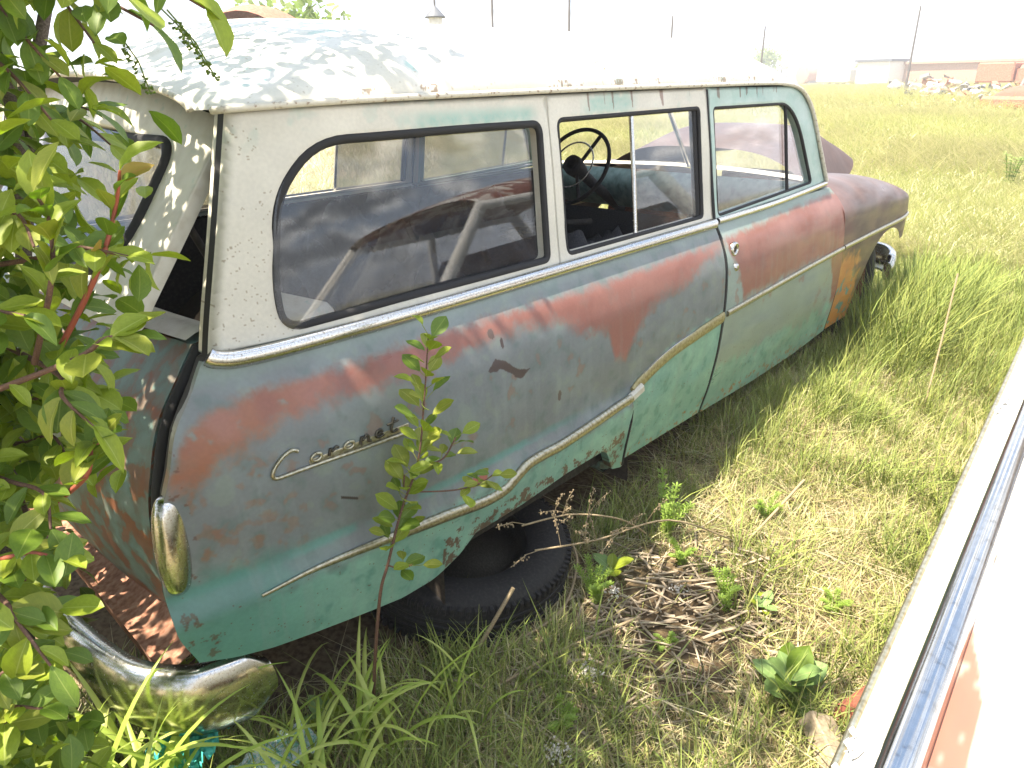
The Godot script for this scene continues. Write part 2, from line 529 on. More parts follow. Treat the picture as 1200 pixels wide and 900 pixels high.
func make_materials():
	M.side = mat(Color.WHITE, 0.5, 0.0, side_paint())
	M.roof = mat(Color.WHITE, 0.45, 0.0, roof_paint())
	var rough := noise_tex(31, 0.02, [[0.0, Color(0.25, 0.25, 0.25)], [0.5, Color(0.42, 0.42, 0.42)], [1.0, Color(0.75, 0.75, 0.75)]], 512)
	for k in ["side", "roof"]:
		M[k].roughness_texture = rough
		M[k].roughness = 1.0
		M[k].uv1_scale = Vector3.ONE
	M.cream = tri_mat(noise_tex(32, 0.02, [[0.0, rgb(178, 170, 152)], [0.45, rgb(196, 191, 176)], [0.8, rgb(202, 198, 184)], [1.0, rgb(150, 176, 164)]]), 0.5, 2.0)
	M.drip = tri_mat(noise_tex(33, 0.04, [[0.0, rgb(92, 66, 48)], [0.18, rgb(128, 104, 82)], [0.26, rgb(190, 184, 168)], [1.0, rgb(202, 197, 182)]]), 0.5, 2.5)
	M.chrome = tri_mat(noise_tex(34, 0.11, [[0.0, rgb(104, 84, 64)], [0.20, rgb(140, 124, 104)], [0.29, rgb(194, 192, 186)], [1.0, rgb(210, 210, 208)]]), 1.0, 3.0, 1.0)
	M.chrome.roughness_texture = noise_tex(35, 0.05, [[0.0, Color(0.40, 0.40, 0.40)], [0.35, Color(0.22, 0.22, 0.22)], [1.0, Color(0.11, 0.11, 0.11)]])
	M.strip = tri_mat(noise_tex(48, 0.04, [[0.0, rgb(150, 146, 140)], [0.3, rgb(186, 184, 180)], [1.0, rgb(196, 195, 192)]]), 0.14, 2.0, 1.0)
	M.tarnish = tri_mat(noise_tex(36, 0.04, [[0.0, rgb(122, 108, 78)], [0.45, rgb(168, 162, 138)], [1.0, rgb(196, 194, 180)]]), 0.30, 4.0, 0.85)
	M.gold = tri_mat(noise_tex(37, 0.03, [[0.0, rgb(120, 108, 66)], [0.5, rgb(158, 148, 104)], [1.0, rgb(178, 172, 138)]]), 0.5, 4.0, 0.4)
	M.dark_metal = tri_mat(noise_tex(38, 0.04, [[0.0, rgb(58, 52, 44)], [1.0, rgb(92, 90, 80)]]), 0.4, 6.0, 0.7)
	M.rubber = mat(rgb(28, 27, 27), 0.75)
	M.rubber_old = tri_mat(noise_tex(39, 0.03, [[0.0, rgb(24, 23, 23)], [0.6, rgb(38, 36, 35)], [1.0, rgb(64, 60, 55)]]), 0.8, 5.0)
	M.dark = mat(rgb(30, 28, 27), 0.95)
	M.trim = tri_mat(noise_tex(40, 0.03, [[0.0, rgb(30, 27, 25)], [0.6, rgb(44, 41, 38)], [1.0, rgb(68, 62, 54)]]), 0.85, 3.0)
	M.cloth = tri_mat(noise_tex(41, 0.08, [[0.0, rgb(38, 38, 40)], [0.55, rgb(62, 62, 65)], [1.0, rgb(104, 102, 99)]]), 0.95, 4.0)
	M.rust = tri_mat(noise_tex(42, 0.03, [[0.0, rgb(70, 40, 28)], [0.5, rgb(118, 72, 50)], [1.0, rgb(150, 104, 78)]]), 0.9, 4.0)
	M.undercoat = tri_mat(noise_tex(49, 0.03, [[0.0, rgb(50, 43, 38)], [1.0, rgb(78, 68, 58)]]), 0.95, 3.0)
	M.pan = tri_mat(noise_tex(43, 0.03, [[0.0, rgb(112, 70, 52)], [0.5, rgb(160, 116, 92)], [1.0, rgb(186, 150, 128)]]), 0.9, 3.0)
	M.tailgate = tri_mat(noise_tex(44, 0.014, [[0.0, rgb(96, 52, 30)], [0.36, rgb(116, 66, 38)], [0.46, rgb(84, 96, 88)], [0.7, rgb(92, 118, 112)], [1.0, rgb(110, 128, 124)]], 512, 5, true), 0.5, 1.6)
	M.brown = tri_mat(noise_tex(45, 0.02, [[0.0, rgb(70, 55, 51)], [0.5, rgb(80, 64, 59)], [1.0, rgb(94, 74, 68)]]), 0.62, 1.4)
	M.sill = tri_mat(noise_tex(46, 0.03, [[0.0, rgb(70, 48, 36)], [0.5, rgb(92, 110, 98)], [1.0, rgb(120, 150, 136)]]), 0.6, 3.0)
	M.inner = tri_mat(noise_tex(47, 0.02, [[0.0, rgb(74, 96, 92)], [0.5, rgb(116, 144, 138)], [1.0, rgb(142, 162, 156)]]), 0.7, 2.0)
	var g := mat(Color(0.45, 0.50, 0.48, 0.014), 0.01)
	g.transparency = BaseMaterial3D.TRANSPARENCY_ALPHA
	M.glass = g
	var gd := mat(Color(0.60, 0.57, 0.50, 0.52), 0.05)  # half-opaque film on far-side panes, added to dim the bright field behind
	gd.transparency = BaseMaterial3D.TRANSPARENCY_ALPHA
	M.glass_dimming = gd
	var lens := mat(rgb(150, 20, 16), 0.08)
	lens.clearcoat_enabled = true
	M.lens = lens

# ---------------------------------------------------------------- the wagon
func panel(sg: float, xl: Callable, xr: Callable, yb: Callable, yt: Callable, nu: int, nv: int, fl := 0.03) -> MB:
	var f := func(u: float, v: float) -> Vector3:
		var y := lerpf(0.35, 1.0, v)
		var x := 0.0
		for k in 5:
			x = lerpf(xl.call(y), xr.call(y), u)
			y = lerpf(yb.call(x), yt.call(x), v)
		return on_side(x, y, sg)
	var uvf := func(p: Vector3) -> Vector2: return side_uv(p)
	var m := MB.new()
	m.grid(nu, nv, f, uvf)
	# folded edge all round
	var rim := []
	for i in nu: rim.append(f.call(float(i) / nu, 0.0))
	for j in nv: rim.append(f.call(1.0, float(j) / nv))
	for i in nu: rim.append(f.call(1.0 - float(i) / nu, 1.0))
	for j in nv: rim.append(f.call(0.0, 1.0 - float(j) / nv))
	var c := Vector3.ZERO
	for p in rim: c += p
	c /= rim.size()
	var r1 := []; var r2 := []
	for p in rim:
		r1.append(p + Vector3(0, 0, -0.006 * sg) + (c - p) * Vector3(0.001, 0.001, 0))
		r2.append(p + Vector3(0, 0, -fl * sg) + (c - p) * Vector3(0.006, 0.012, 0))
	m.loops([rim, r1, r2], true, uvf)
	return m

func window_ring(sg: float, inner: Array, outer: Array) -> MB:
	var L := match_loops(inner, outer)
	var rings := []
	var back := []
	for k in 6:
		var ring := []
		for i in L[0].size():
			var p: Vector2 = L[1][i].lerp(L[0][i], k / 5.0)
			ring.append(on_side(p.x, p.y, sg))
		if k == 0:
			var rb := []
			for p in ring: rb.append(p + Vector3(0, 0, -0.05 * sg))
			rings.append(rb)
		rings.append(ring)
	for d in [0.006, 0.04]:
		var ring := []
		for i in L[0].size():
			var p: Vector2 = L[0][i]
			p = p.lerp(L[2], 0.004 if d < 0.01 else 0.01)
			ring.append(on_side(p.x, p.y, sg, -d))
		rings.append(ring)
	var m := MB.new()
	m.loops(rings, true, func(p: Vector3) -> Vector2: return side_uv(p))
	return m

func pane_mesh(sg: float, poly: Array, depth := 0.016) -> MB:
	# a flat sheet of glass through the window's opening
	var c := Vector2.ZERO
	for p in poly: c += p
	c /= poly.size()
	var z0 := S(c.x, 1.03) - depth; var z1 := S(c.x, 1.39) - depth
	var m := MB.new()
	for thick in [0.0, 0.005]:
		var rings := []
		for k in [1.01, 0.7, 0.35]:
			var ring := []
			for p in poly:
				var q: Vector2 = c + (p - c) * k
				ring.append(Vector3(q.x, q.y, sg * (lerpf(z0, z1, (q.y - 1.03) / 0.36) - thick)))
			rings.append(ring)
		m.loops(rings)
		m.fan(rings[2], Vector3(c.x, c.y, sg * (lerpf(z0, z1, (c.y - 1.03) / 0.36) - thick)))
	return m

func seal_mesh(sg: float, poly: Array, r := 0.008, off := -0.006) -> MB:
	var pts := []
	var c := Vector2.ZERO
	for p in poly: c += p
	c /= poly.size()
	for p in poly:
		var q: Vector2 = p + (c - p).normalized() * r * 0.5
		pts.append(on_side(q.x, q.y, sg, off))
	var m := MB.new()
	m.tube(pts, r, 6, false, true)
	return m

func strip(pts: Array, r: float, flat: float) -> MB:
	var m := MB.new()
	m.tube(pts, r, 10, true, false, flat)
	return m

func v2(a: Array) -> Array:
	var o := []
	for p in a: o.append(Vector2(p[0], p[1]))
	return o

func make_wagon() -> Node3D:
	var t := thing("station_wagon", "derelict two-door station wagon with cream roof, grey, primer-red and turquoise sides", "car")
	var w1: Array = rounded(v2([[0.569, 1.11], [0.568, 1.028], [0.66, 1.030], [1.10, 1.031], [1.387, 1.030], [1.415, 1.39], [1.014, 1.395], [0.72, 1.392], [0.612, 1.29]]), [0.05, 0.05, 0.1, 0.1, 0.022, 0.03, 0.2, 0.08, 0.06])
	var w2: Array = rounded(v2([[1.461, 1.030], [2.241, 1.029], [2.256, 1.398], [1.479, 1.395]]), [0.025, 0.02, 0.02, 0.025])
	var w3: Array = rounded(v2([[2.344, 1.018], [3.225, 1.046], [3.085, 1.32], [2.97, 1.392], [2.346, 1.394]]), [0.02, 0.03, 0.10, 0.06, 0.02])
	var cell1 := v2([[0.418, 1.014], [1.425, 1.014], [1.447, 1.458], [0.566, 1.455]])
	var cell2 := v2([[1.425, 1.014], [2.303, 1.014], [2.305, 1.46], [1.447, 1.458]])
	var cell3 := v2([[2.319, 1.012], [3.385, 1.028], [3.225, 1.35], [3.14, 1.425], [3.06, 1.452], [2.321, 1.46]])
	for sg in [1.0, -1.0]:
		var q = part("quarter_panel", panel(sg, func(y): return cv(REAR_EDGE, y), func(y): return cv(DOOR_REAR, y) - 0.008, func(x): return lin(QUARTER_BOTTOM, x), func(_x): return 1.008, 150, 60), M.side, t)
		if sg > 0: q.set_meta("label", "dented rear quarter panel in chalky grey, primer red and turquoise")
		var fr = part("window_frame", window_ring(sg, w1, cell1), M.side, t)
		part("window_seal", seal_mesh(sg, w1, 0.011), M.rubber, fr)
		part("pane", pane_mesh(sg, w1), M.glass if sg > 0 else M.glass_dimming, fr)
		var fr2 = part("window_frame", window_ring(sg, w2, cell2), M.side, t)
		part("window_seal", seal_mesh(sg, w2, 0.008), M.rubber, fr2)
		var sl: Array = rounded(v2([[1.825, 1.034], [2.240, 1.032], [2.252, 1.394], [1.853, 1.392]]), 0.015)
		part("pane", pane_mesh(sg, sl, 0.014), M.glass if sg > 0 else M.glass_dimming, fr2)
		part("divider_bar", strip([on_side(1.823, 1.033, sg, -0.012), on_side(1.838, 1.21, sg, -0.012), on_side(1.852, 1.394, sg, -0.012)], 0.008, 0.9), M.chrome, fr2)
		part("divider_bar", strip([on_side(2.225, 1.033, sg, -0.022), on_side(2.240, 1.394, sg, -0.022)], 0.014, 0.9), M.rubber, fr2)
		# door
		var d = part("door", panel(sg, func(y): return cv(DOOR_REAR, y) + 0.014, func(y): return cv(DOOR_FRONT, y) - 0.004, func(x): return lin([[2.2, 0.252], [2.75, 0.235], [3.2, 0.24], [3.6, 0.27]], x), func(_x): return 1.006, 90, 50), M.side, t)
		part("door_frame", window_ring(sg, w3, cell3), M.side, d)
		part("window_seal", seal_mesh(sg, w3, 0.007), M.rubber, d)
		part("pane", pane_mesh(sg, w3), M.glass if sg > 0 else M.glass_dimming, d)
		part("vent_bar", strip([on_side(2.972, 1.034, sg, -0.01), on_side(2.975, 1.386, sg, -0.01)], 0.007, 1.0), M.rubber, d)
		part("belt_moulding", strip(side_line([[2.325, 1.004], [2.8, 1.008], [3.2, 1.022], [3.365, 1.030]], sg, 0.004), 0.013, 0.8), M.chrome, d)
		part("side_moulding", strip(side_line([[2.328, 0.664], [2.9, 0.690], [3.503, 0.713]], sg, 0.003), 0.012, 0.7), M.tarnish, d)
		var hd := MB.new()
		hd.lathe(Transform3D(Basis(Vector3.RIGHT, Vector3.FORWARD * -sg, Vector3.UP), on_side(2.385, 0.898, sg)), [[0.028, -0.004], [0.027, 0.006], [0.022, 0.009], [0.015, 0.007], [0.013, -0.002]], 24)
		part("handle_socket", hd, M.chrome, d)
		var shade_disc := MB.new()
		shade_disc.lathe(Transform3D(Basis(Vector3.RIGHT, Vector3.FORWARD * -sg, Vector3.UP), on_side(2.385, 0.898, sg)), [[0.016, 0.0035], [0.0, 0.003]], 20)
		part("socket_shade_disc", shade_disc, M.dark_metal, d)  # dark disc stands in for the shade inside the handle socket
		var lk := MB.new()
		lk.lathe(Transform3D(Basis(Vector3.RIGHT, Vector3.FORWARD * -sg, Vector3.UP), on_side(2.383, 0.832, sg)), [[0.015, -0.003], [0.014, 0.006], [0.008, 0.008], [0.0, 0.007]], 20)
		part("door_lock", lk, M.chrome, d)
		# mouldings
		part("belt_moulding", strip(side_line([[0.412, 1.018], [0.43, 1.008], [0.5, 1.000], [0.802, 1.002], [1.4, 1.001], [2.298, 1.0]], sg, 0.006), 0.019, 0.75), M.chrome, t)
		var lm := side_line([[0.388, 0.513], [0.519, 0.521], [0.698, 0.512], [0.871, 0.493], [0.998, 0.472], [1.075, 0.474], [1.12, 0.497], [1.16, 0.512], [1.216, 0.516], [1.319, 0.515], [1.493, 0.525], [1.60, 0.532], [1.68, 0.536]], sg, 0.003, 5)
		var rr := []
		for k in lm.size(): rr.append(0.004 + 0.012 * sm(0.0, 16.0, float(k)))
		var lmb := MB.new(); lmb.tube(lm, rr, 10, true, false, 0.8)
		part("side_moulding", lmb, M.tarnish, t)
		part("side_moulding", strip(side_line([[1.70, 0.545], [1.78, 0.572], [1.86, 0.598], [1.958, 0.620], [2.13, 0.640], [2.298, 0.658]], sg, 0.002), 0.023, 0.42), M.gold, t)
		part("side_moulding", strip(side_line([[1.70, 0.562], [1.78, 0.590], [1.86, 0.616], [1.958, 0.638], [2.13, 0.657], [2.298, 0.674]], sg, 0.003), 0.005, 0.9), M.chrome, t)
		var tip := MB.new()
		var tf := Transform3D(Basis.from_euler(Vector3(0, 0, 0.25)), on_side(1.70, 0.540, sg, 0.006))
		tip.box(tf, Vector3(0.11, 0.036, 0.02), 0.008)
		part("moulding_tip", tip, M.cream, t)
		# dark groove ahead of the rear fender
		part("fender_seam", strip([on_side(1.705, 0.53, sg, -0.002), on_side(1.688, 0.45, sg, -0.001), on_side(1.682, 0.36, sg, -0.001), on_side(1.688, 0.275, sg, -0.002)], 0.006, 1.0), M.trim, t)
		# drip rail
		var dl := [on_side(0.545, 1.452, sg, -0.015)]
		for q2 in [[0.56, 1.454], [0.60, 1.456], [0.804, 1.462], [1.137, 1.466], [1.678, 1.469], [2.312, 1.469], [2.799, 1.468], [2.96, 1.462], [3.05, 1.452], [3.13, 1.425], [3.21, 1.355], [3.29, 1.20], [3.37, 1.04]]:
			dl.append(on_side(q2[0], q2[1], sg, 0.008))
		part("drip_rail", strip(path(dl, 4), 0.0075, 1.2), M.drip, t)
		# front fender
		var fe = part("front_fender", fender_mesh(sg), M.side, t)
		if sg > 0: fe.set_meta("label", "brown primed front fender with ochre rust behind the wheel")
		part("side_moulding", strip(side_line([[3.52, 0.713], [4.0, 0.723], [4.5, 0.728], [4.62, 0.728]], sg, 0.003), 0.012, 0.7), M.tarnish, fe)
		var hl := MB.new()
		hl.lathe(Transform3D(Basis(Vector3.FORWARD, Vector3.RIGHT, Vector3.UP), Vector3(4.985, 0.70, 0.66 * sg)), [[0.115, -0.04], [0.115, 0.01], [0.10, 0.03], [0.06, 0.05], [0.0, 0.055]], 28)
		part("headlight", hl, M.chrome, fe)
		# tail light on the quarter's end
		var tl := MB.new()
		var tb := Transform3D(Basis.from_euler(Vector3(0, 0.35 * sg, -0.08)), Vector3(0.262, 0.678, 0.853 * sg))
		tl.grid(20, 24, func(u: float, v: float) -> Vector3:
			var a := u * TAU; var b := (v - 0.5) * PI
			return tb * Vector3(-0.036 * cos(a) * pow(cos(b), 0.6), 0.108 * sin(b), 0.030 * sin(a) * pow(cos(b), 0.6)))
		var tlp = part("tail_light", tl, M.chrome, t)
		var ln := MB.new()
		tb = Transform3D(tb.basis, tb.origin + Vector3(0.012, -0.05, -0.02 * sg))
		ln.grid(12, 12, func(u: float, v: float) -> Vector3:
			var a := u * TAU; var b := v * PI * 0.5
			return tb * Vector3(-0.030 - 0.014 * cos(b), 0.03 + 0.03 * sin(b) * sin(a), 0.018 * sin(b) * cos(a)))
		part("lens", ln, M.lens, tlp)
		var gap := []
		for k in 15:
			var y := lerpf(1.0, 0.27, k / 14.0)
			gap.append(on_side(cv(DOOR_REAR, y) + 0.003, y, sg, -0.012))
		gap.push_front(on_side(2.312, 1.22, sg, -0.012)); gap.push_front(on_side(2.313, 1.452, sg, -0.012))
		part("door_gap_dark_strip", strip(gap, 0.014, 0.75), M.rubber, t)  # dark strip laid behind the door gap so it reads black
		# inner wall, so that the skin is not seen from inside
		var iw := MB.new()
		iw.grid(30, 6, func(u: float, v: float) -> Vector3: return Vector3(lerpf(0.45, 3.45, u), lerpf(0.3, 1.0, v), sg * (S(lerpf(0.45, 3.45, u), lerpf(0.45, 1.0, v)) - 0.075)))
		part("inner_wall", iw, M.trim, t)
		var sb := MB.new()
		sb.box(Transform3D(Basis.IDENTITY, Vector3(2.55, 0.245, 0.80 * sg)), Vector3(1.75, 0.07, 0.13), 0.02)
		part("rocker", sb, M.sill, t)
		# pillar jamb, coloured black so the D-pillar and tailgate gaps read dark
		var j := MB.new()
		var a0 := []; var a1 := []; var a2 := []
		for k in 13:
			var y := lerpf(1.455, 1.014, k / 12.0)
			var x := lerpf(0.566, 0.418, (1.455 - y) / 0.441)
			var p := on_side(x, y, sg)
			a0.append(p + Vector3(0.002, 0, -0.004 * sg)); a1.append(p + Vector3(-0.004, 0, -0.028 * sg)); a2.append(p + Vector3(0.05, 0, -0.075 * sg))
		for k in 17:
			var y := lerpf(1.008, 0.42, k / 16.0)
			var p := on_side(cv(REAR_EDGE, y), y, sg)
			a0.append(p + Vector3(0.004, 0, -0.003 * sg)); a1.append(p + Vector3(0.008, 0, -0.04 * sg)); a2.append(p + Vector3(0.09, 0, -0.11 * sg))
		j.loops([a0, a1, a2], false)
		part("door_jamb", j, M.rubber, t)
		lettering(t, sg)
	wagon_top(t)
	wagon_ends(t)
	wagon_inside(t)
	return t

func fender_mesh(sg: float) -> MB:
	var crown := [[3.5, 1.015], [3.85, 1.012], [4.15, 0.985], [4.4, 0.945], [4.65, 0.885], [4.85, 0.82], [5.0, 0.78]]
	var m := MB.new()
	m.grid(70, 40, func(u: float, v: float) -> Vector3:
		var v0 := v
		var x := lerpf(3.515, 5.0, u)
		if v0 < 0.6 and u < 0.2:
			x = lerpf(lin(DOOR_FRONT_Y, lerpf(0.27, 0.92, v0 / 0.6)) + 0.006, lerpf(3.515, 5.0, 0.2), u / 0.2)
		elif u < 0.2:
			x = lerpf(lerpf(3.50, 3.44, (v0 - 0.6) / 0.4), lerpf(3.515, 5.0, 0.2), u / 0.2)
		var yb := 0.27
		var dx := absf(x - 4.23)
		if dx < 0.365: yb = maxf(0.27, 0.33 + sqrt(maxf(0.0, 0.37 * 0.37 - dx * dx)))
		if x > 4.28: yb = maxf(yb, 0.60)
		var p: Vector3
		if v < 0.6:
			p = on_side(x, lerpf(yb, 0.80, v / 0.6), sg)
		else:
			var a := (v - 0.6) / 0.4 * deg_to_rad(128.0)
			var zc := S(x, 0.80) - 0.26
			p = Vector3(x, 0.80 + (cv(crown, x) - 0.80) * pow(sin(minf(a, PI * 0.5)), 0.75) - (0.06 * (1.0 - sin(a)) if a > PI * 0.5 else 0.0), sg * (zc + 0.26 * cos(a)))
		var k := sm(4.62, 5.0, x)
		var hub := Vector3(p.x, 0.70, 0.66 * sg)
		return p.lerp(hub, 0.62 * k * k)
	, func(p: Vector3) -> Vector2: return side_uv(Vector3(p.x, minf(p.y, 0.99), 0)))
	return m

func lettering(t: Node3D, sg: float):
	# the chrome script on the quarter panel, drawn stroke by stroke
	var strokes := [
		["C", [[0.520, 0.800], [0.508, 0.806], [0.488, 0.799], [0.468, 0.782], [0.460, 0.766], [0.468, 0.757], [0.50, 0.757], [0.56, 0.757], [0.64, 0.755], [0.72, 0.753], [0.80, 0.751]], 0.0042],
		["o", [[0.556, 0.782], [0.546, 0.777], [0.546, 0.769], [0.556, 0.766], [0.566, 0.771], [0.566, 0.779], [0.556, 0.782]], 0.0034],
		["r", [[0.584, 0.766], [0.589, 0.781], [0.592, 0.774], [0.602, 0.781], [0.608, 0.778]], 0.0030],
		["o", [[0.633, 0.782], [0.623, 0.777], [0.623, 0.769], [0.633, 0.766], [0.643, 0.771], [0.643, 0.779], [0.633, 0.782]], 0.0034],
		["n", [[0.660, 0.766], [0.665, 0.782], [0.667, 0.774], [0.676, 0.782], [0.682, 0.778], [0.681, 0.767], [0.687, 0.766]], 0.0032],
		["e", [[0.700, 0.773], [0.716, 0.776], [0.714, 0.782], [0.704, 0.780], [0.700, 0.771], [0.708, 0.766], [0.720, 0.769]], 0.0030],
		["t", [[0.752, 0.800], [0.744, 0.783], [0.741, 0.770], [0.747, 0.766], [0.757, 0.769]], 0.0032],
		["t", [[0.732, 0.787], [0.748, 0.788], [0.762, 0.789]], 0.0026]]
	var group := Node3D.new()
	group.name = "script_emblem"
	t.add_child(group, true)
	for s in strokes:
		var pts := []
		for q in s[1]:
			var x: float = q[0]
			if sg < 0: x = 1.26 - x
			pts.append([x, q[1]])
		part("letter" if s[0] != "t" or s[1].size() > 3 else "crossbar", strip(side_line(pts, sg, 0.0035, 6), s[2], 1.0), M.tarnish if s[0] in ["C", "o"] else M.dark_metal, group)
	part("backing", strip(side_line([[0.54, 0.762], [0.66, 0.764], [0.79, 0.763]] if sg > 0 else [[0.47, 0.763], [0.6, 0.764], [0.72, 0.762]], sg, 0.0, 6), 0.009, 0.12), M.tarnish, group)

func roof_point(x: float, a: float, drop := 0.0) -> Vector3:
	var zd := S(x, 1.465) - 0.002 - drop
	if x < 0.60: zd -= 0.06 * pow((0.60 - x) / 0.07, 2.0)
	if x > 2.9: zd -= 0.05 * pow((x - 2.9) / 0.33, 2.0)
	var yd := 1.462 - 0.01 * sm(0.62, 0.53, x) - 0.028 * sm(2.95, 3.2, x)
	var crown := 1.665 - 0.142 * pow(sm(1.05, 0.48, x), 1.6) - 0.15 * pow(sm(2.55, 3.25, x), 1.5)
	var h := crown - yd - drop
	var n := lerpf(1.75, 2.35, sm(0.50, 1.5, x))
	var s := sin(a); var c := cos(a)
	return Vector3(x, yd + h * pow(absf(c), 2.0 / n), signf(s) * zd * pow(absf(s), 2.0 / n))

func wagon_top(t: Node3D):
	var m := MB.new()
	m.grid(80, 64, func(u: float, v: float) -> Vector3:
		var x := 0.53 + 2.70 * u if u > 0.1 else 0.53 + 2.70 * (u * u * 10.0)
		# the middle of the front edge reaches forward
		var p := roof_point(x, (0.5 - v) * PI)
		return p
	, func(p: Vector3) -> Vector2: return Vector2((p.x - 0.4) / 3.0, 0.5 + 0.5 * signf(p.z) * clampf(absf(p.z) / 0.9 + maxf(0.0, 1.62 - p.y) * 0.75, 0.0, 1.0)))
	var r = part("roof", m, M.roof, t)
	var hl := MB.new()
	hl.grid(30, 24, func(u: float, v: float) -> Vector3: return roof_point(0.58 + 2.6 * u, (0.5 - v) * PI, 0.03) + Vector3(0, -0.01, 0))
	part("headliner", hl, M.trim, r)
	var rim := []
	for k in 41: rim.append(roof_point(0.53, (0.5 - k / 40.0) * PI) + Vector3(-0.004, 0, 0))
	part("drip_rail", strip(rim, 0.0075, 1.0), M.drip, r)
	# header above the tailgate
	var hd := MB.new()
	hd.grid(40, 3, func(u: float, v: float) -> Vector3:
		var p := roof_point(0.535, (0.5 - u) * PI * 0.96)
		return p.lerp(Vector3(0.60, minf(p.y - 0.02, 1.49), p.z * 0.96), v))
	part("rear_header", hd, M.rubber, t)
	# windscreen
	var ws := MB.new()
	ws.grid(24, 10, func(u: float, v: float) -> Vector3:
		var z := lerpf(-1.0, 1.0, u)
		var b := Vector3(3.62 - 0.22 * z * z, 1.035, 0.80 * z)
		var p := Vector3(3.235 - 0.08 * z * z, 1.485 - 0.04 * z * z, 0.70 * z)
		return b.lerp(p, v))
	part("windscreen_pane", ws, M.glass, t)
	var bar := MB.new()
	bar.tube([Vector3(3.615, 1.035, 0), Vector3(3.24, 1.485, 0)], 0.012, 8)
	part("windscreen_bar", bar, M.chrome, t)
	for sg in [1.0, -1.0]:
		var ap := MB.new()
		ap.tube([Vector3(3.385, 1.02, 0.815 * sg), Vector3(3.26, 1.27, 0.765 * sg), Vector3(3.14, 1.45, 0.72 * sg)], [0.03, 0.03, 0.035], 10)
		part("windscreen_pillar", ap, M.cream, t)
	var cowl := MB.new()
	cowl.grid(30, 8, func(u: float, v: float) -> Vector3:
		var z := lerpf(-1.0, 1.0, u)
		var b := Vector3(3.60 - 0.22 * z * z, 1.03 - 0.01 * z * z, 0.845 * z)
		return b + Vector3(0.16 * v, 0.02 * sin(v * PI) - 0.02 * v, -0.04 * v * z))
	part("cowl", cowl, M.cream, t)

func hood_point(x: float, z: float) -> Vector3:
	var yc := cv([[3.7, 1.13], [4.1, 1.235], [4.5, 1.215], [4.75, 1.135], [4.93, 1.03]], x)
	var ye := cv([[3.7, 1.0], [4.0, 0.975], [4.4, 0.915], [4.62, 0.93], [4.84, 1.0], [4.93, 1.0]], x)
	var wide := cv([[3.7, 0.60], [4.3, 0.58], [4.7, 0.53], [4.93, 0.42]], x)
	return Vector3(x, yc - (yc - ye) * pow(absf(z), 3.6), wide * z)

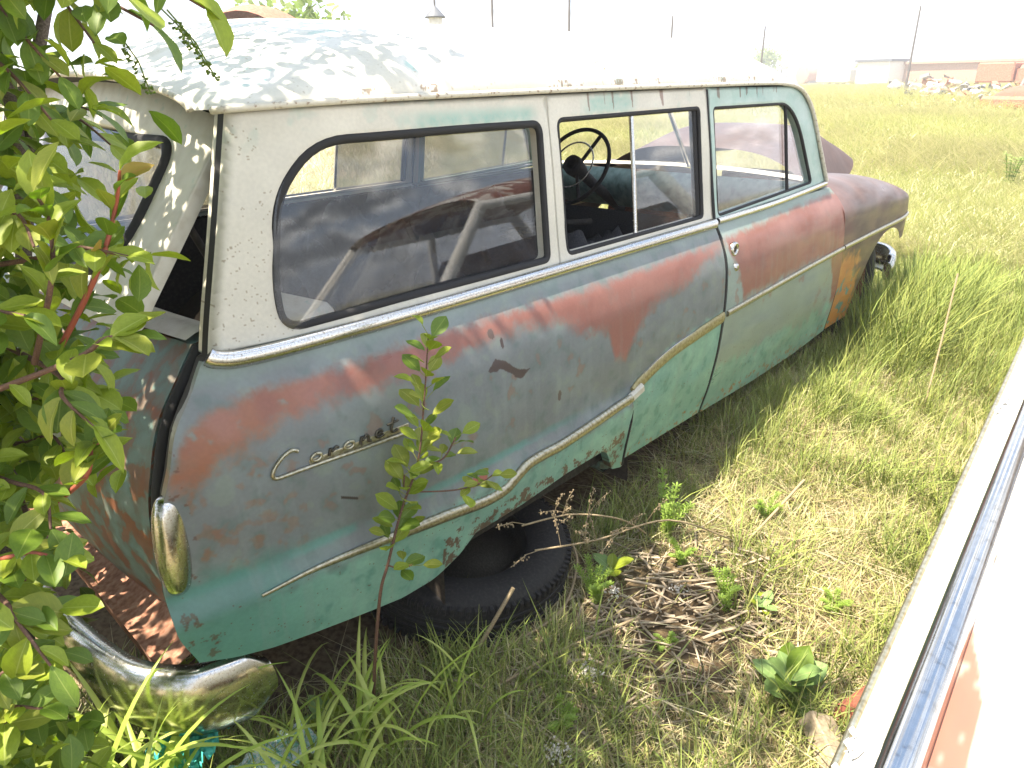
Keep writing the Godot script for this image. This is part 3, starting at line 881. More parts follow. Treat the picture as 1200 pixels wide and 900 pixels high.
func wagon_ends(t: Node3D):
	# hood, sprung open along its edge
	var h := MB.new()
	h.grid(44, 48, func(u: float, v: float) -> Vector3: return hood_point(lerpf(3.70, 4.93, u), lerpf(-1.0, 1.0, v)))
	var ho = part("hood", h, M.brown, t)
	for sg in [1.0, -1.0]:
		var he := MB.new()
		var a := []; var b := []
		for k in 31:
			var p := hood_point(lerpf(3.70, 4.93, k / 30.0), sg)
			a.append(p); b.append(p + Vector3(0, 0.012, -0.035 * sg))
		he.loops([a, b], false)
		part("hood_edge", he, M.brown, ho)
	# engine and inner panels
	for q in [[Vector3(4.25, 0.62, 0.0), Vector3(0.75, 0.36, 0.30), "dark_metal"], [Vector3(4.25, 0.84, 0.0), Vector3(0.65, 0.10, 0.16), "rust"], [Vector3(4.72, 0.66, 0.0), Vector3(0.10, 0.50, 0.70), "trim"]]:
		var en := MB.new(); en.box(Transform3D(Basis.IDENTITY, q[0]), q[1], 0.03)
		part("engine_block", en, M[q[2]], t)
	for sg in [1.0, -1.0]:
		var inn := MB.new()
		inn.grid(20, 10, func(u: float, v: float) -> Vector3: return Vector3(lerpf(3.6, 4.85, u), lerpf(0.30, 0.86, v), sg * (0.52 + 0.03 * sin(v * PI))))
		part("inner_fender", inn, M.rust, t)
	var gr := MB.new()
	gr.grid(20, 10, func(u: float, v: float) -> Vector3:
		var z := lerpf(-0.62, 0.62, u)
		return Vector3(4.97 - 0.10 * z * z, lerpf(0.42, 0.78, v), z))
	part("grille", gr, M.tarnish, t)
	for fx in [1.0, -1.0]:
		# fx 1: rear bumper, -1: front bumper
		var pts := []
		var base := [Vector3(0.385, 0.268, 0.862), Vector3(0.35, 0.272, 0.868), Vector3(0.30, 0.276, 0.862), Vector3(0.235, 0.282, 0.838), Vector3(0.175, 0.295, 0.78), Vector3(0.14, 0.30, 0.68), Vector3(0.11, 0.305, 0.45), Vector3(0.10, 0.31, 0.2), Vector3(0.10, 0.31, 0)]
		for p in base: pts.append(p)
		for k in range(base.size() - 2, -1, -1): pts.append(base[k] * Vector3(1, 1, -1))
		if fx < 0:
			for k in pts.size(): pts[k] = Vector3(5.20 - pts[k].x, pts[k].y + 0.06, pts[k].z * 0.93)
		pts = path(pts, 5)
		var rings := []
		var prof := [[-0.018, 0.088], [0.004, 0.094], [0.022, 0.080], [0.034, 0.045], [0.039, 0.0], [0.034, -0.045], [0.020, -0.078], [0.002, -0.09], [-0.018, -0.082]]
		for k in pts.size():
			var d: Vector3 = (pts[mini(k + 1, pts.size() - 1)] - pts[maxi(k - 1, 0)]).normalized()
			var o: Vector3 = d.cross(Vector3.UP).normalized()
			if o.dot(pts[k] - Vector3(2.6, 0.3, 0)) < 0.0: o = -o
			var ring := []
			var e := minf(float(k), float(pts.size() - 1 - k)) / 5.0
			var sc: float = lerpf(0.55, 1.0, sm(0.0, 1.4, e))
			for q in prof: ring.append(pts[k] + o * q[0] + Vector3.UP * q[1] * sc)
			rings.append(ring)
		var bm := MB.new()
		bm.loops(rings, false)
		bm.fan(rings[0], pts[0]); bm.fan(rings[rings.size() - 1], pts[pts.size() - 1])
		var bp = part("bumper", bm, M.chrome, t)
		if fx > 0: bp.set_meta("label", "chrome rear bumper wrapping round the corner above the grass")
	# upper tailgate, hinged at the roof and hanging open a hand's breadth
	var dn := Vector3(-0.62, -0.785, 0).normalized()
	var nrm := Vector3(dn.y, -dn.x, 0)       # outwards
	if nrm.x > 0: nrm = -nrm
	var hinge := Vector3(0.612, 1.440, 0)
	var gp := func(p: Vector2, off: float) -> Vector3:
		var bow := 0.035 * (1.0 - pow(p.x / 0.7, 2.0))
		var lift := 0.072 * (1.0 - pow(p.x / 0.7, 2.0)) * clampf(1.0 - p.y / 0.25, 0, 1)
		return hinge + dn * p.y + Vector3(0, lift, p.x) + nrm * (off + bow)
	var outer := rounded(v2([[-0.675, 0.0], [0.675, 0.0], [0.70, 0.485], [-0.70, 0.485]]), [0.02, 0.02, 0.04, 0.04])
	var inner := rounded(v2([[-0.555, 0.105], [0.555, 0.105], [0.55, 0.40], [-0.55, 0.40]]), [0.05, 0.05, 0.13, 0.13], 8)
	var L := match_loops(inner, outer, 80)
	var rings := []
	for q in [[1.0, -0.028], [1.0, -0.004], [0.985, 0.002], [0.6, 0.004], [0.3, 0.004], [0.03, 0.002], [0.0, -0.008], [0.0, -0.028], [0.3, -0.028], [1.0, -0.028]]:
		var ring := []
		for i in L[0].size():
			ring.append(gp.call(L[0][i].lerp(L[1][i], q[0]), q[1]))
		rings.append(ring)
	var gm := MB.new(); gm.loops(rings)
	var gate = part("liftgate", gm, M.cream, t, "cream upper tailgate hanging slightly open")
	var sp := []
	for p in inner: sp.append(gp.call(p, 0.0))
	var sm_ := MB.new(); sm_.tube(sp, 0.014, 8, false, true)
	part("window_seal", sm_, M.rubber, gate)
	var gl := MB.new()
	gl.grid(16, 8, func(u: float, v: float) -> Vector3: return gp.call(Vector2(lerpf(-0.55, 0.55, u), lerpf(0.11, 0.395, v)), -0.006))
	part("pane", gl, M.glass, gate)
	for sg in [1.0, -1.0]:
		var stay := MB.new()
		stay.tube([Vector3(0.56, 1.06, 0.66 * sg), gp.call(Vector2(0.63 * sg, 0.22), -0.03)], 0.008, 8)
		part("stay_rod", stay, M.trim, gate)
	# lower tailgate
	var prof2 := [[0.40, 0.285], [0.48, 0.262], [0.60, 0.246], [0.70, 0.252], [0.76, 0.262], [0.83, 0.284], [0.90, 0.318], [0.96, 0.366], [1.0, 0.398], [1.02, 0.415]]
	var lg := MB.new()
	var lgp := func(u: float, y: float) -> Vector3:
		var hw := lin([[0.40, 0.70], [0.6, 0.76], [0.8, 0.77], [1.02, 0.735]], y)
		var z := hw * u
		return Vector3(cv(prof2, y) - 0.045 + 0.05 * pow(absf(u), 2.5), y, z)
	lg.grid(40, 40, func(u: float, v: float) -> Vector3: return lgp.call(lerpf(1.0, -1.0, u), lerpf(0.42, 1.02, v)))
	var rim := []
	var rim2 := []
	for k in 41: rim.append(lgp.call(1.0, lerpf(0.42, 1.02, k / 40.0)))
	for k in 41: rim.append(lgp.call(lerpf(1.0, -1.0, k / 40.0), 1.02))
	for k in 41: rim.append(lgp.call(-1.0, lerpf(1.02, 0.42, k / 40.0)))
	for p in rim: rim2.append(p + Vector3(0.05, 0.004, -0.012 * signf(p.z)))
	lg.loops([rim, rim2], false)
	var low = part("tailgate", lg, M.tailgate, t, "rusty turquoise lower tailgate standing ajar")
	var led := MB.new()
	led.grid(30, 4, func(u: float, v: float) -> Vector3: return lgp.call(lerpf(0.985, -0.985, u), 1.02) + Vector3(0.09 * v - 0.004, 0.008 + 0.014 * sin(v * PI), 0))
	part("ledge", led, M.cream, low)
	for sg in [1.0, -1.0]:
		var rs := []
		for k in 13: rs.append(lgp.call(1.0, lerpf(1.015, 0.60, k / 12.0)) * Vector3(1, 1, sg) + Vector3(0.014, 0.0, 0.012 * sg))
		part("rubber_strip", strip(rs, 0.013, 1.0), M.rubber, low)
	# rusty apron and frame under the gate
	var ap := MB.new()
	ap.grid(30, 8, func(u: float, v: float) -> Vector3: return Vector3(lerpf(0.20, 0.34, v) + 0.0, lerpf(0.36, 0.43, v * v), lerpf(0.80, -0.80, u)))
	part("apron", ap, M.pan, t)
	var vb := MB.new()
	vb.grid(30, 4, func(u: float, v: float) -> Vector3: return Vector3(0.205 + 0.02 * v, lerpf(0.36, 0.24, v), lerpf(0.78, -0.78, u)))
	part("apron", vb, M.pan, t)
	# bare metal lip of the quarter's rear corner
	var hub := 0.33
	for q in [[4.23, 0.74, 0.33], [4.23, -0.74, 0.33], [1.33, -0.74, 0.40], [1.33, 0.66, 0.50]]:
		var w := Node3D.new(); w.name = "wheel"; t.add_child(w, true)
		w.position = Vector3(q[0], q[2], q[1])
		w.rotation.x = PI / 2
		part("tyre", tyre_mesh(hub), M.rubber_old, w)
		part("rim", rim_mesh(), M.rust, w)
	# inner wheelhouses under the rear quarters
	for sg in [1.0, -1.0]:
		var wh := MB.new()
		wh.grid(20, 12, func(u: float, v: float) -> Vector3:
			var a := u * PI
			return Vector3(1.33 - 0.44 * cos(a), 0.16 + 0.58 * pow(sin(a), 0.6), sg * lerpf(0.90, 0.40, v)))
		wh.grid(20, 8, func(u: float, v: float) -> Vector3:
			var a := u * PI
			return Vector3(1.33 - 0.44 * cos(a), 0.16 + 0.58 * pow(sin(a), 0.6) * v, sg * 0.40))
		part("wheelhouse", wh, M.undercoat, t)
	var dr := MB.new()
	dr.lathe(Transform3D(Basis(Vector3.RIGHT, Vector3.BACK, Vector3.UP), Vector3(1.33, 0.50, 0.45)), [[0.0, 0.09], [0.05, 0.09], [0.06, 0.05], [0.13, 0.05], [0.145, 0.03], [0.145, -0.05], [0.03, -0.06], [0.03, -0.7]], 32)
	part("brake_drum", dr, M.dark_metal, t)

func tyre_mesh(r: float) -> MB:
	var m := MB.new()
	var prof := [[r * 0.62, 0.055], [r * 0.66, 0.075], [r * 0.78, 0.088], [r * 0.90, 0.080], [r * 0.955, 0.066], [r * 0.99, 0.055], [r, 0.030], [r, 0.0], [r, -0.030], [r * 0.99, -0.055], [r * 0.955, -0.066], [r * 0.90, -0.080], [r * 0.78, -0.088], [r * 0.66, -0.075], [r * 0.62, -0.055]]
	m.lathe(Transform3D.IDENTITY, prof, 64)
	return m

func rim_mesh() -> MB:
	var m := MB.new()
	m.lathe(Transform3D.IDENTITY, [[0.21, 0.06], [0.20, 0.05], [0.185, 0.02], [0.16, 0.01], [0.12, 0.035], [0.07, 0.04], [0.06, 0.055], [0.0, 0.06]], 40)
	m.lathe(Transform3D.IDENTITY, [[0.21, -0.06], [0.18, -0.03], [0.05, -0.03], [0.0, -0.03]], 40)
	return m

func wagon_inside(t: Node3D):
	var fl := MB.new()
	fl.box(Transform3D(Basis.IDENTITY, Vector3(2.45, 0.33, 0)), Vector3(2.1, 0.04, 1.6), 0.01)
	fl.box(Transform3D(Basis.IDENTITY, Vector3(0.90, 0.50, 0)), Vector3(1.0, 0.04, 1.5), 0.01)
	part("floor_pan", fl, M.trim, t)
	for z in [0.36, -0.36]:
		var s := MB.new()
		s.grid(14, 18, func(u: float, v: float) -> Vector3:
			var a := u * TAU
			return Vector3(2.44 + 0.07 * cos(a) + 0.16 * (0.5 - v), 0.62 + 0.36 * v * 1.0, 0)+ Vector3(0, 0, z + 0.31 * clampf(sin(a) * 1.6, -1, 1)))
		part("seat_back", s, M.cloth, t)
	var cu := MB.new()
	cu.box(Transform3D(Basis.from_euler(Vector3(0, 0, 0.06)), Vector3(2.75, 0.56, 0)), Vector3(0.55, 0.18, 1.35), 0.06)
	part("seat_cushion", cu, M.cloth, t)
	var da := MB.new()
	da.grid(30, 12, func(u: float, v: float) -> Vector3:
		var a := v * PI * 0.9
		return Vector3(3.42 - 0.10 * sin(a) + 0.02, 0.80 + 0.22 * v, lerpf(-0.80, 0.80, u)))
	part("dashboard", da, M.inner, t)
	# steering wheel and column on the left
	var sw := Node3D.new(); sw.name = "steering_wheel"; t.add_child(sw, true)
	sw.transform = Transform3D(Basis(Vector3.BACK, deg_to_rad(58.0)), Vector3(3.04, 1.06, -0.37))
	var ring := []
	for k in 48: ring.append(Vector3(0.215 * cos(TAU * k / 48), 0, 0.215 * sin(TAU * k / 48)))
	var rm := MB.new(); rm.tube(ring, 0.011, 8, false, true)
	part("wheel_rim", rm, M.trim, sw)
	var hr := []
	for k in 40: hr.append(Vector3(0.13 * cos(TAU * k / 40), 0.02, 0.13 * sin(TAU * k / 40)))
	var hm := MB.new(); hm.tube(hr, 0.005, 6, false, true)
	part("horn_ring", hm, M.chrome, sw)
	for k in 3:
		var a := TAU * k / 3 + 0.5
		var spk := MB.new(); spk.tube([Vector3(0.02 * cos(a), -0.02, 0.02 * sin(a)), Vector3(0.212 * cos(a), 0, 0.212 * sin(a))], 0.010, 8)
		part("spoke", spk, M.trim, sw)
	var hb := MB.new(); hb.lathe(Transform3D.IDENTITY, [[0.028, 0.03], [0.05, 0.035], [0.055, 0.01], [0.045, -0.06], [0.03, -0.10], [0.025, -0.55]], 24)
	part("column", hb, M.trim, sw)
	# heap of dark upholstery and cloth in the back
	var nz := FastNoiseLite.new(); nz.seed = 77; nz.frequency = 2.6; nz.fractal_octaves = 4
	var hp := MB.new()
	hp.grid(70, 50, func(u: float, v: float) -> Vector3:
		var x := lerpf(1.15, 2.28, u); var z := lerpf(0.74, -0.74, v)
		var y := 0.80 + 0.16 * sin(u * PI) + 0.22 * nz.get_noise_2d(x * 1.3, z * 1.3) + 0.05 * absf(nz.get_noise_2d(x * 5.0, z * 5.0))
		y -= 0.20 * sm(0.75, 1.0, absf(v - 0.5) * 2.0)
		return Vector3(x, y, z))
	part("upholstery_heap", hp, M.cloth, t)
	# a coil-sprung seat frame thrown in on top
	for k in 9:
		var cs := []
		for i in 33:
			var a := TAU * i / 8.0
			cs.append(Vector3(1.66 + 0.055 * (k % 3) + 0.022 * cos(a), 0.93 + i * 0.0026, 0.42 - 0.07 * int(k / 3.0) + 0.022 * sin(a)))
		part("seat_spring", strip(cs, 0.0022, 1.0), M.dark_metal, t)
	for q in [[Vector3(1.5, 0.95, 0.5), Vector3(1.95, 1.05, -0.1)], [Vector3(1.75, 0.86, 0.62), Vector3(1.98, 1.10, 0.38)], [Vector3(1.62, 1.02, 0.30), Vector3(2.15, 0.98, 0.42)]]:
		part("loose_bar", strip(q, 0.011, 1.0), M.trim, t)
	# boxes and junk seen through the open gate
	for q in [[Vector3(0.74, 0.88, 0.50), Vector3(0.2, 0.20, 0.22), 0.4, "cream"], [Vector3(0.72, 0.66, 0.62), Vector3(0.22, 0.16, 0.26), -0.3, "trim"], [Vector3(0.86, 0.64, 0.25), Vector3(0.26, 0.26, 0.3), 0.2, "rust"], [Vector3(0.66, 0.62, 0.35), Vector3(0.2, 0.18, 0.2), 0.8, "cloth"]]:
		var jb := MB.new()
		jb.box(Transform3D(Basis.from_euler(Vector3(0.1, q[2], 0.12)), q[0]), q[1], 0.02)
		part("junk_box", jb, M[q[3]], t)

# ---------------------------------------------------------------- ground and grass
var gn := FastNoiseLite.new()
var pn := FastNoiseLite.new()

func ground_y(x: float, z: float) -> float:
	var r := Vector2(x - 1.5, z - 1.2).length()
	var y := 0.05 * gn.get_noise_2d(x, z) * sm(0.0, 1.0, r + 0.4)
	y += 0.10 * gn.get_noise_2d(x * 0.15, z * 0.15) * sm(4.0, 14.0, r) * 3.0
	# the bank the wagon has settled into
	y += 0.10 * sm(1.7, 2.6, x) * sm(5.6, 4.6, x) * exp(-pow((z - 0.98) / 0.35, 2.0))
	return y

func litter(x: float, z: float) -> float:
	return exp(-pow((x - 1.42) / 0.40, 2.0) - pow((z - 1.32) / 0.30, 2.0))

func make_ground():
	gn.seed = 3; gn.frequency = 0.6; gn.fractal_octaves = 4
	pn.seed = 8; pn.frequency = 0.35; pn.fractal_octaves = 4
	var fine := FastNoiseLite.new(); fine.seed = 14; fine.frequency = 9.0; fine.fractal_octaves = 3
	var m := MB.new()
	var rs := [0.0]
	var r := 0.12
	while r < 1600.0:
		rs.append(r)
		r += maxf(0.035, r * 0.035)
	var n := 150
	for k in rs.size():
		for i in n + 1:
			var a := TAU * i / n
			var x: float = 1.5 + cos(a) * rs[k]; var z: float = 1.2 + sin(a) * rs[k]
			var h := ground_y(x, z) * (1.0 if rs[k] < 120.0 else 0.0)
			if rs[k] < 4.0: h += 0.012 * fine.get_noise_2d(x, z)
			var p := pn.get_noise_2d(x, z); var p2 := pn.get_noise_2d(x * 0.12 + 30.0, z * 0.12)
			var soil := Color(0.16, 0.115, 0.07)
			var straw := Color(0.46, 0.39, 0.24)
			var green := Color(0.34, 0.34, 0.14)
			var c := straw.lerp(green, sm(-0.25, 0.3, p + 0.8 * p2))
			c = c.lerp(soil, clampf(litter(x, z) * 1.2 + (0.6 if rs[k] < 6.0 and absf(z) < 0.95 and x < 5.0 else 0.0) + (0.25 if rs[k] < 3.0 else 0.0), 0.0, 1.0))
			m.vert(Vector3(x, h, z), Vector2(x, z), c)
	for k in rs.size() - 1:
		for i in n:
			var a := k * (n + 1) + i
			m.tri(a, a + n + 2, a + 1); m.tri(a, a + n + 1, a + n + 2)
	var g := mat(Color.WHITE, 1.0)
	g.vertex_color_use_as_albedo = true
	g.albedo_texture = noise_tex(51, 0.06, [[0.0, Color(0.55, 0.5, 0.45)], [0.5, Color(0.86, 0.84, 0.8)], [1.0, Color(1, 1, 0.95)]])
	g.uv1_scale = Vector3(1.3, 1.3, 1.3)
	g.texture_repeat = true
	g.heightmap_enabled = false
	var o = part("ground", m, g, self)
	o.set_meta("kind", "structure")

# one tuft: blades with their own lean, width and colour
func tuft(seed_: int, blades: int, spread: float, h0: float, h1: float, w: float, pal: Array, lean := 0.5) -> ArrayMesh:
	var q := RandomNumberGenerator.new(); q.seed = seed_
	var m := MB.new()
	for b in blades:
		var a := q.randf() * TAU
		var base := Vector3(cos(a), 0, sin(a)) * spread * sqrt(q.randf())
		var dir := Vector3(cos(a + q.randf_range(-1.2, 1.2)), 0, sin(a + q.randf_range(-1.2, 1.2)))
		var h := q.randf_range(h0, h1)
		var le := h * lean * q.randf_range(0.15, 1.3)
		var sd := Vector3(-dir.z, 0, dir.x)
		var ww := w * q.randf_range(0.6, 1.2)
		var col: Color = pal[q.randi() % pal.size()]
		col = col * q.randf_range(0.8, 1.2)
		var prev := []
		for k in 4:
			var t := k / 3.0
			var p := base + dir * le * t * t + Vector3.UP * (h * (t - 0.22 * t * t * lean) - 0.01)
			var wk := ww * (1.0 - t * t * 0.8)
			if k == 3:
				var e := m.vert(p, Vector2.ZERO, col)
				m.tri(prev[0], e, prev[1])
			else:
				var c0 := m.vert(p - sd * wk, Vector2.ZERO, col); var c1 := m.vert(p + sd * wk + dir * wk * 0.5, Vector2.ZERO, col)
				if k > 0:
					m.tri(prev[0], c0, prev[1]); m.tri(prev[1], c0, c1)
				prev = [c0, c1]
	return m.build()

func scatter(called, mesh: Mesh, xf: Array, cols: Array, material, label, category):
	var mm := MultiMesh.new()
	mm.transform_format = MultiMesh.TRANSFORM_3D
	mm.use_colors = true
	mm.mesh = mesh
	mm.instance_count = xf.size()
	for i in xf.size():
		mm.set_instance_transform(i, xf[i])
		mm.set_instance_color(i, cols[i])
	var o := MultiMeshInstance3D.new()
	o.multimesh = mm
	o.material_override = material
	o.name = numbered(called)
	add_child(o)
	meta(o, label, category, "", "stuff")

func under_things(x: float, z: float) -> bool:
	if x > 0.30 and x < 4.95 and absf(z) < 0.80: return true
	if Vector2(x - 1.13, z - 0.70).length() < 0.36: return true
	var d := Vector2(x - 0.44, z - 2.01).rotated(0.0657)
	return d.y > 0.10 and d.x > -1.3 and d.x < 4.4

func make_grass():
	var gm := mat(Color.WHITE, 0.75)
	gm.vertex_color_use_as_albedo = true
	gm.backlight_enabled = true
	gm.backlight = Color(0.55, 0.6, 0.4)
	M.grass = gm
	var green := [Color(0.23, 0.28, 0.06), Color(0.28, 0.32, 0.08), Color(0.32, 0.35, 0.11), Color(0.18, 0.23, 0.06)]
	var mixed := [Color(0.26, 0.31, 0.07), Color(0.46, 0.41, 0.20), Color(0.54, 0.48, 0.26), Color(0.36, 0.37, 0.12), Color(0.30, 0.34, 0.10)]
	var dry := [Color(0.50, 0.43, 0.25), Color(0.58, 0.52, 0.33), Color(0.43, 0.35, 0.20), Color(0.30, 0.23, 0.13), Color(0.30, 0.32, 0.10)]
	var field := [Color(0.58, 0.53, 0.36), Color(0.47, 0.47, 0.26), Color(0.63, 0.57, 0.42), Color(0.43, 0.45, 0.22), Color(0.67, 0.61, 0.47)]
	var kinds := [
		["short_grass", [tuft(1, 10, 0.045, 0.04, 0.11, 0.0016, mixed, 0.9), tuft(2, 10, 0.05, 0.03, 0.09, 0.0015, dry, 1.3), tuft(3, 11, 0.05, 0.04, 0.12, 0.0016, mixed, 0.9)], "short sunburnt grass and fresh blades covering the ground beside the wagon"],
		["dry_thatch", [tuft(4, 9, 0.06, 0.02, 0.07, 0.0016, dry, 2.6), tuft(5, 9, 0.06, 0.015, 0.06, 0.0014, dry, 3.0)], "flattened straw thatch lying between the green blades"],
		["green_grass", [tuft(6, 9, 0.04, 0.09, 0.20, 0.0022, green, 0.6), tuft(7, 8, 0.05, 0.10, 0.24, 0.0022, green, 0.7)], "mid-height green grass in scattered tussocks near the wagon"],
		["tall_grass", [tuft(8, 10, 0.06, 0.20, 0.40, 0.0030, green, 0.5), tuft(9, 9, 0.07, 0.22, 0.44, 0.0030, green, 0.6)], "tall bright green grass growing along the wagon's sill"]]
	var bins := []
	for k in kinds:
		var row := []
		for t in k[1]: row.append([[], []])
		bins.append(row)
	var q := RandomNumberGenerator.new(); q.seed = 99
	var put := func(kind: int, x: float, z: float, s: float, tint: float):
		var v: int = q.randi() % bins[kind].size()
		var b := Basis(Vector3.UP, q.randf() * TAU).scaled(Vector3(s, s * q.randf_range(0.8, 1.25), s))
		b = Basis(Vector3(1, 0, 0.3).normalized(), q.randf_range(-0.15, 0.2)) * b
		bins[kind][v][0].append(Transform3D(b, Vector3(x, ground_y(x, z), z)))
		var w := q.randf_range(-0.08, 0.08)
		bins[kind][v][1].append(Color(tint * (1.0 + w), tint, tint * (1.0 - w * 0.5)))
	for i in 26000:
		var x := q.randf_range(-0.6, 6.5); var z := q.randf_range(0.3, 2.35)
		if x < 0.6 and z > 1.75: continue
		if under_things(x, z): continue
		var p := pn.get_noise_2d(x * 2.2 + 7.0, z * 2.2)
		var p2 := pn.get_noise_2d(x * 5.0 - 3.0, z * 5.0)
		var lt := litter(x, z)
		if q.randf() < lt * 1.25: continue
		if q.randf() < 0.30: put.call(1, x, z, q.randf_range(0.8, 1.4), 1.0)
		var dense := 0.75 + 0.5 * p + 0.5 * p2
		if q.randf() > dense: continue
		if x > 1.75 and z < 1.22 + 0.25 * p and q.randf() < 0.34:
			put.call(3, x, z, q.randf_range(0.34, 0.62) * (0.7 + 0.45 * sm(2.2, 3.8, x)) * (0.65 + 0.5 * sm(0.9, 1.15, z)), 1.0)
		elif (p2 > 0.12 and q.randf() < 0.55) or (x < 1.0 and q.randf() < 0.35):
			put.call(2, x, z, q.randf_range(0.6, 1.0), 1.0)
		else:
			put.call(0, x, z, q.randf_range(0.7, 1.15), 1.0)
	for i in 1500:
		var x := q.randf_range(2.6, 6.0); var z := q.randf_range(0.92, 1.75) - 0.1 * sm(3.6, 4.4, x)
		if pn.get_noise_2d(x * 3.0, z * 3.0) < -0.12: continue
		if under_things(x, z): continue
		put.call(3, x, z, q.randf_range(0.40, 0.75) * (0.55 + 0.5 * sm(2.8, 4.2, x)), 1.0)
	for i in 420:      # tall stand hiding the front wheel
		var x := q.randf_range(3.75, 5.4); var z := q.randf_range(0.90, 1.30)
		if under_things(x, z): continue
		put.call(3, x, z, q.randf_range(0.75, 1.15), 1.0)
	for k in kinds.size():
		for v in kinds[k][1].size():
			scatter(kinds[k][0], kinds[k][1][v], bins[k][v][0], bins[k][v][1], gm, kinds[k][2], "grass")
	# the open field
	var fm := [tuft(11, 14, 0.12, 0.14, 0.34, 0.0045, field, 1.1), tuft(12, 14, 0.13, 0.12, 0.30, 0.0045, field, 1.3), tuft(13, 13, 0.12, 0.15, 0.36, 0.0045, [field[1], field[3], field[0]], 1.0)]
	var fb := [[[], []], [[], []], [[], []]]
	for z3 in [[3.2, 12.0, 30000, 1.0], [12.0, 32.0, 34000, 1.7], [32.0, 110.0, 32000, 3.4]]:
		for i in z3[2]:
			var rr: float = lerpf(z3[0], z3[1], pow(q.randf(), 0.8))
			var a := deg_to_rad(lerpf(-4.0, 48.0, q.randf()))
			if q.randf() < 0.16: a = deg_to_rad(q.randf_range(40.0, 88.0))
			var x := -0.11 + rr * cos(a); var z := 2.12 - rr * sin(a)
			if under_things(x, z) or (x < 6.5 and z > 0.3): continue
			var p := pn.get_noise_2d(x * 0.5, z * 0.5)
			var v := 2 if p > 0.1 and q.randf() < 0.7 else q.randi() % 2
			var s: float = z3[3] * q.randf_range(0.75, 1.2)
			var b := Basis(Vector3.UP, q.randf() * TAU).scaled(Vector3(s, s * (0.75 / (0.6 + 0.4 * z3[3])), s))
			b = Basis(Vector3(0, 0, 1), q.randf_range(-0.45, -0.1)) * b
			fb[v][0].append(Transform3D(b, Vector3(x, ground_y(x, z), z)))
			var t := 1.0 + 0.22 * p + q.randf_range(-0.1, 0.1)
			fb[v][1].append(Color(t, t, t * 0.95))
	for v in 3:
		scatter("field_grass", fm[v], fb[v][0], fb[v][1], gm, "pale windblown grass of the open field beyond the wagon", "grass")

# ---------------------------------------------------------------- leaves, shrub, sapling, weeds
func leaf_tex(seed_: int, a: Vector3, b: Vector3, vein: Vector3) -> ImageTexture:
	var N := 96
	var nz := noise_bytes(seed_, 0.06, N, N)
	var out := PackedByteArray(); out.resize(N * N * 3)
	for j in N:
		for i in N:
			var u := absf((i + 0.5) / N - 0.5) * 2.0; var v := (j + 0.5) / N
			var c := a.lerp(b, nz[j * N + i] / 255.0)
			var side := absf(fposmod(v * 9.0 - u * 2.2, 1.0) - 0.5) * 2.0
			c = c.lerp(vein, maxf(sm(0.07, 0.02, u), 0.35 * sm(0.88, 1.0, side)))
			var q := (j * N + i) * 3
			out[q] = int(c.x); out[q + 1] = int(c.y); out[q + 2] = int(c.z)
	return ImageTexture.create_from_image(Image.create_from_data(N, N, false, Image.FORMAT_RGB8, out))

func leaf_mesh(width: float, fold: float, droop: float, tip := 1.0) -> ArrayMesh:
	# base at the origin, pointing along +y, upper side towards +z, one unit long
	var m := MB.new()
	var rows := [[0.0, 0.02], [0.12, 0.20], [0.28, 0.40], [0.46, 0.50], [0.66, 0.49], [0.82, 0.35], [0.92, 0.17 * tip], [1.0, 0.0]]
	for r in rows:
		var t: float = r[0]
		var z := -droop * t * t
		var y := t * (1.0 - 0.25 * droop * t)
		for s in [-1.0, -0.5, 0.0, 0.5, 1.0]:
			var e: float = s * r[1] * width
			m.vert(Vector3(e * cos(fold * absf(s) * 0.6), y, z + absf(e) * sin(fold) + 0.03 * sin(t * 14.0) * absf(s) * width), Vector2(0.5 + 0.5 * s, 1.0 - t))
	for k in rows.size() - 1:
		for i in 4:
			var a := k * 5 + i
			m.tri(a, a + 5, a + 1); m.tri(a + 1, a + 5, a + 6)
	return m.build()

func leaf_basis(dir: Vector3, up: Vector3, size: float) -> Basis:
	var y := dir.normalized()
	var x := y.cross(up).normalized()
	if x.length() < 0.5: x = y.cross(Vector3.RIGHT).normalized()
	var z := x.cross(y).normalized()
	return Basis(x * size, y * size, z * size)

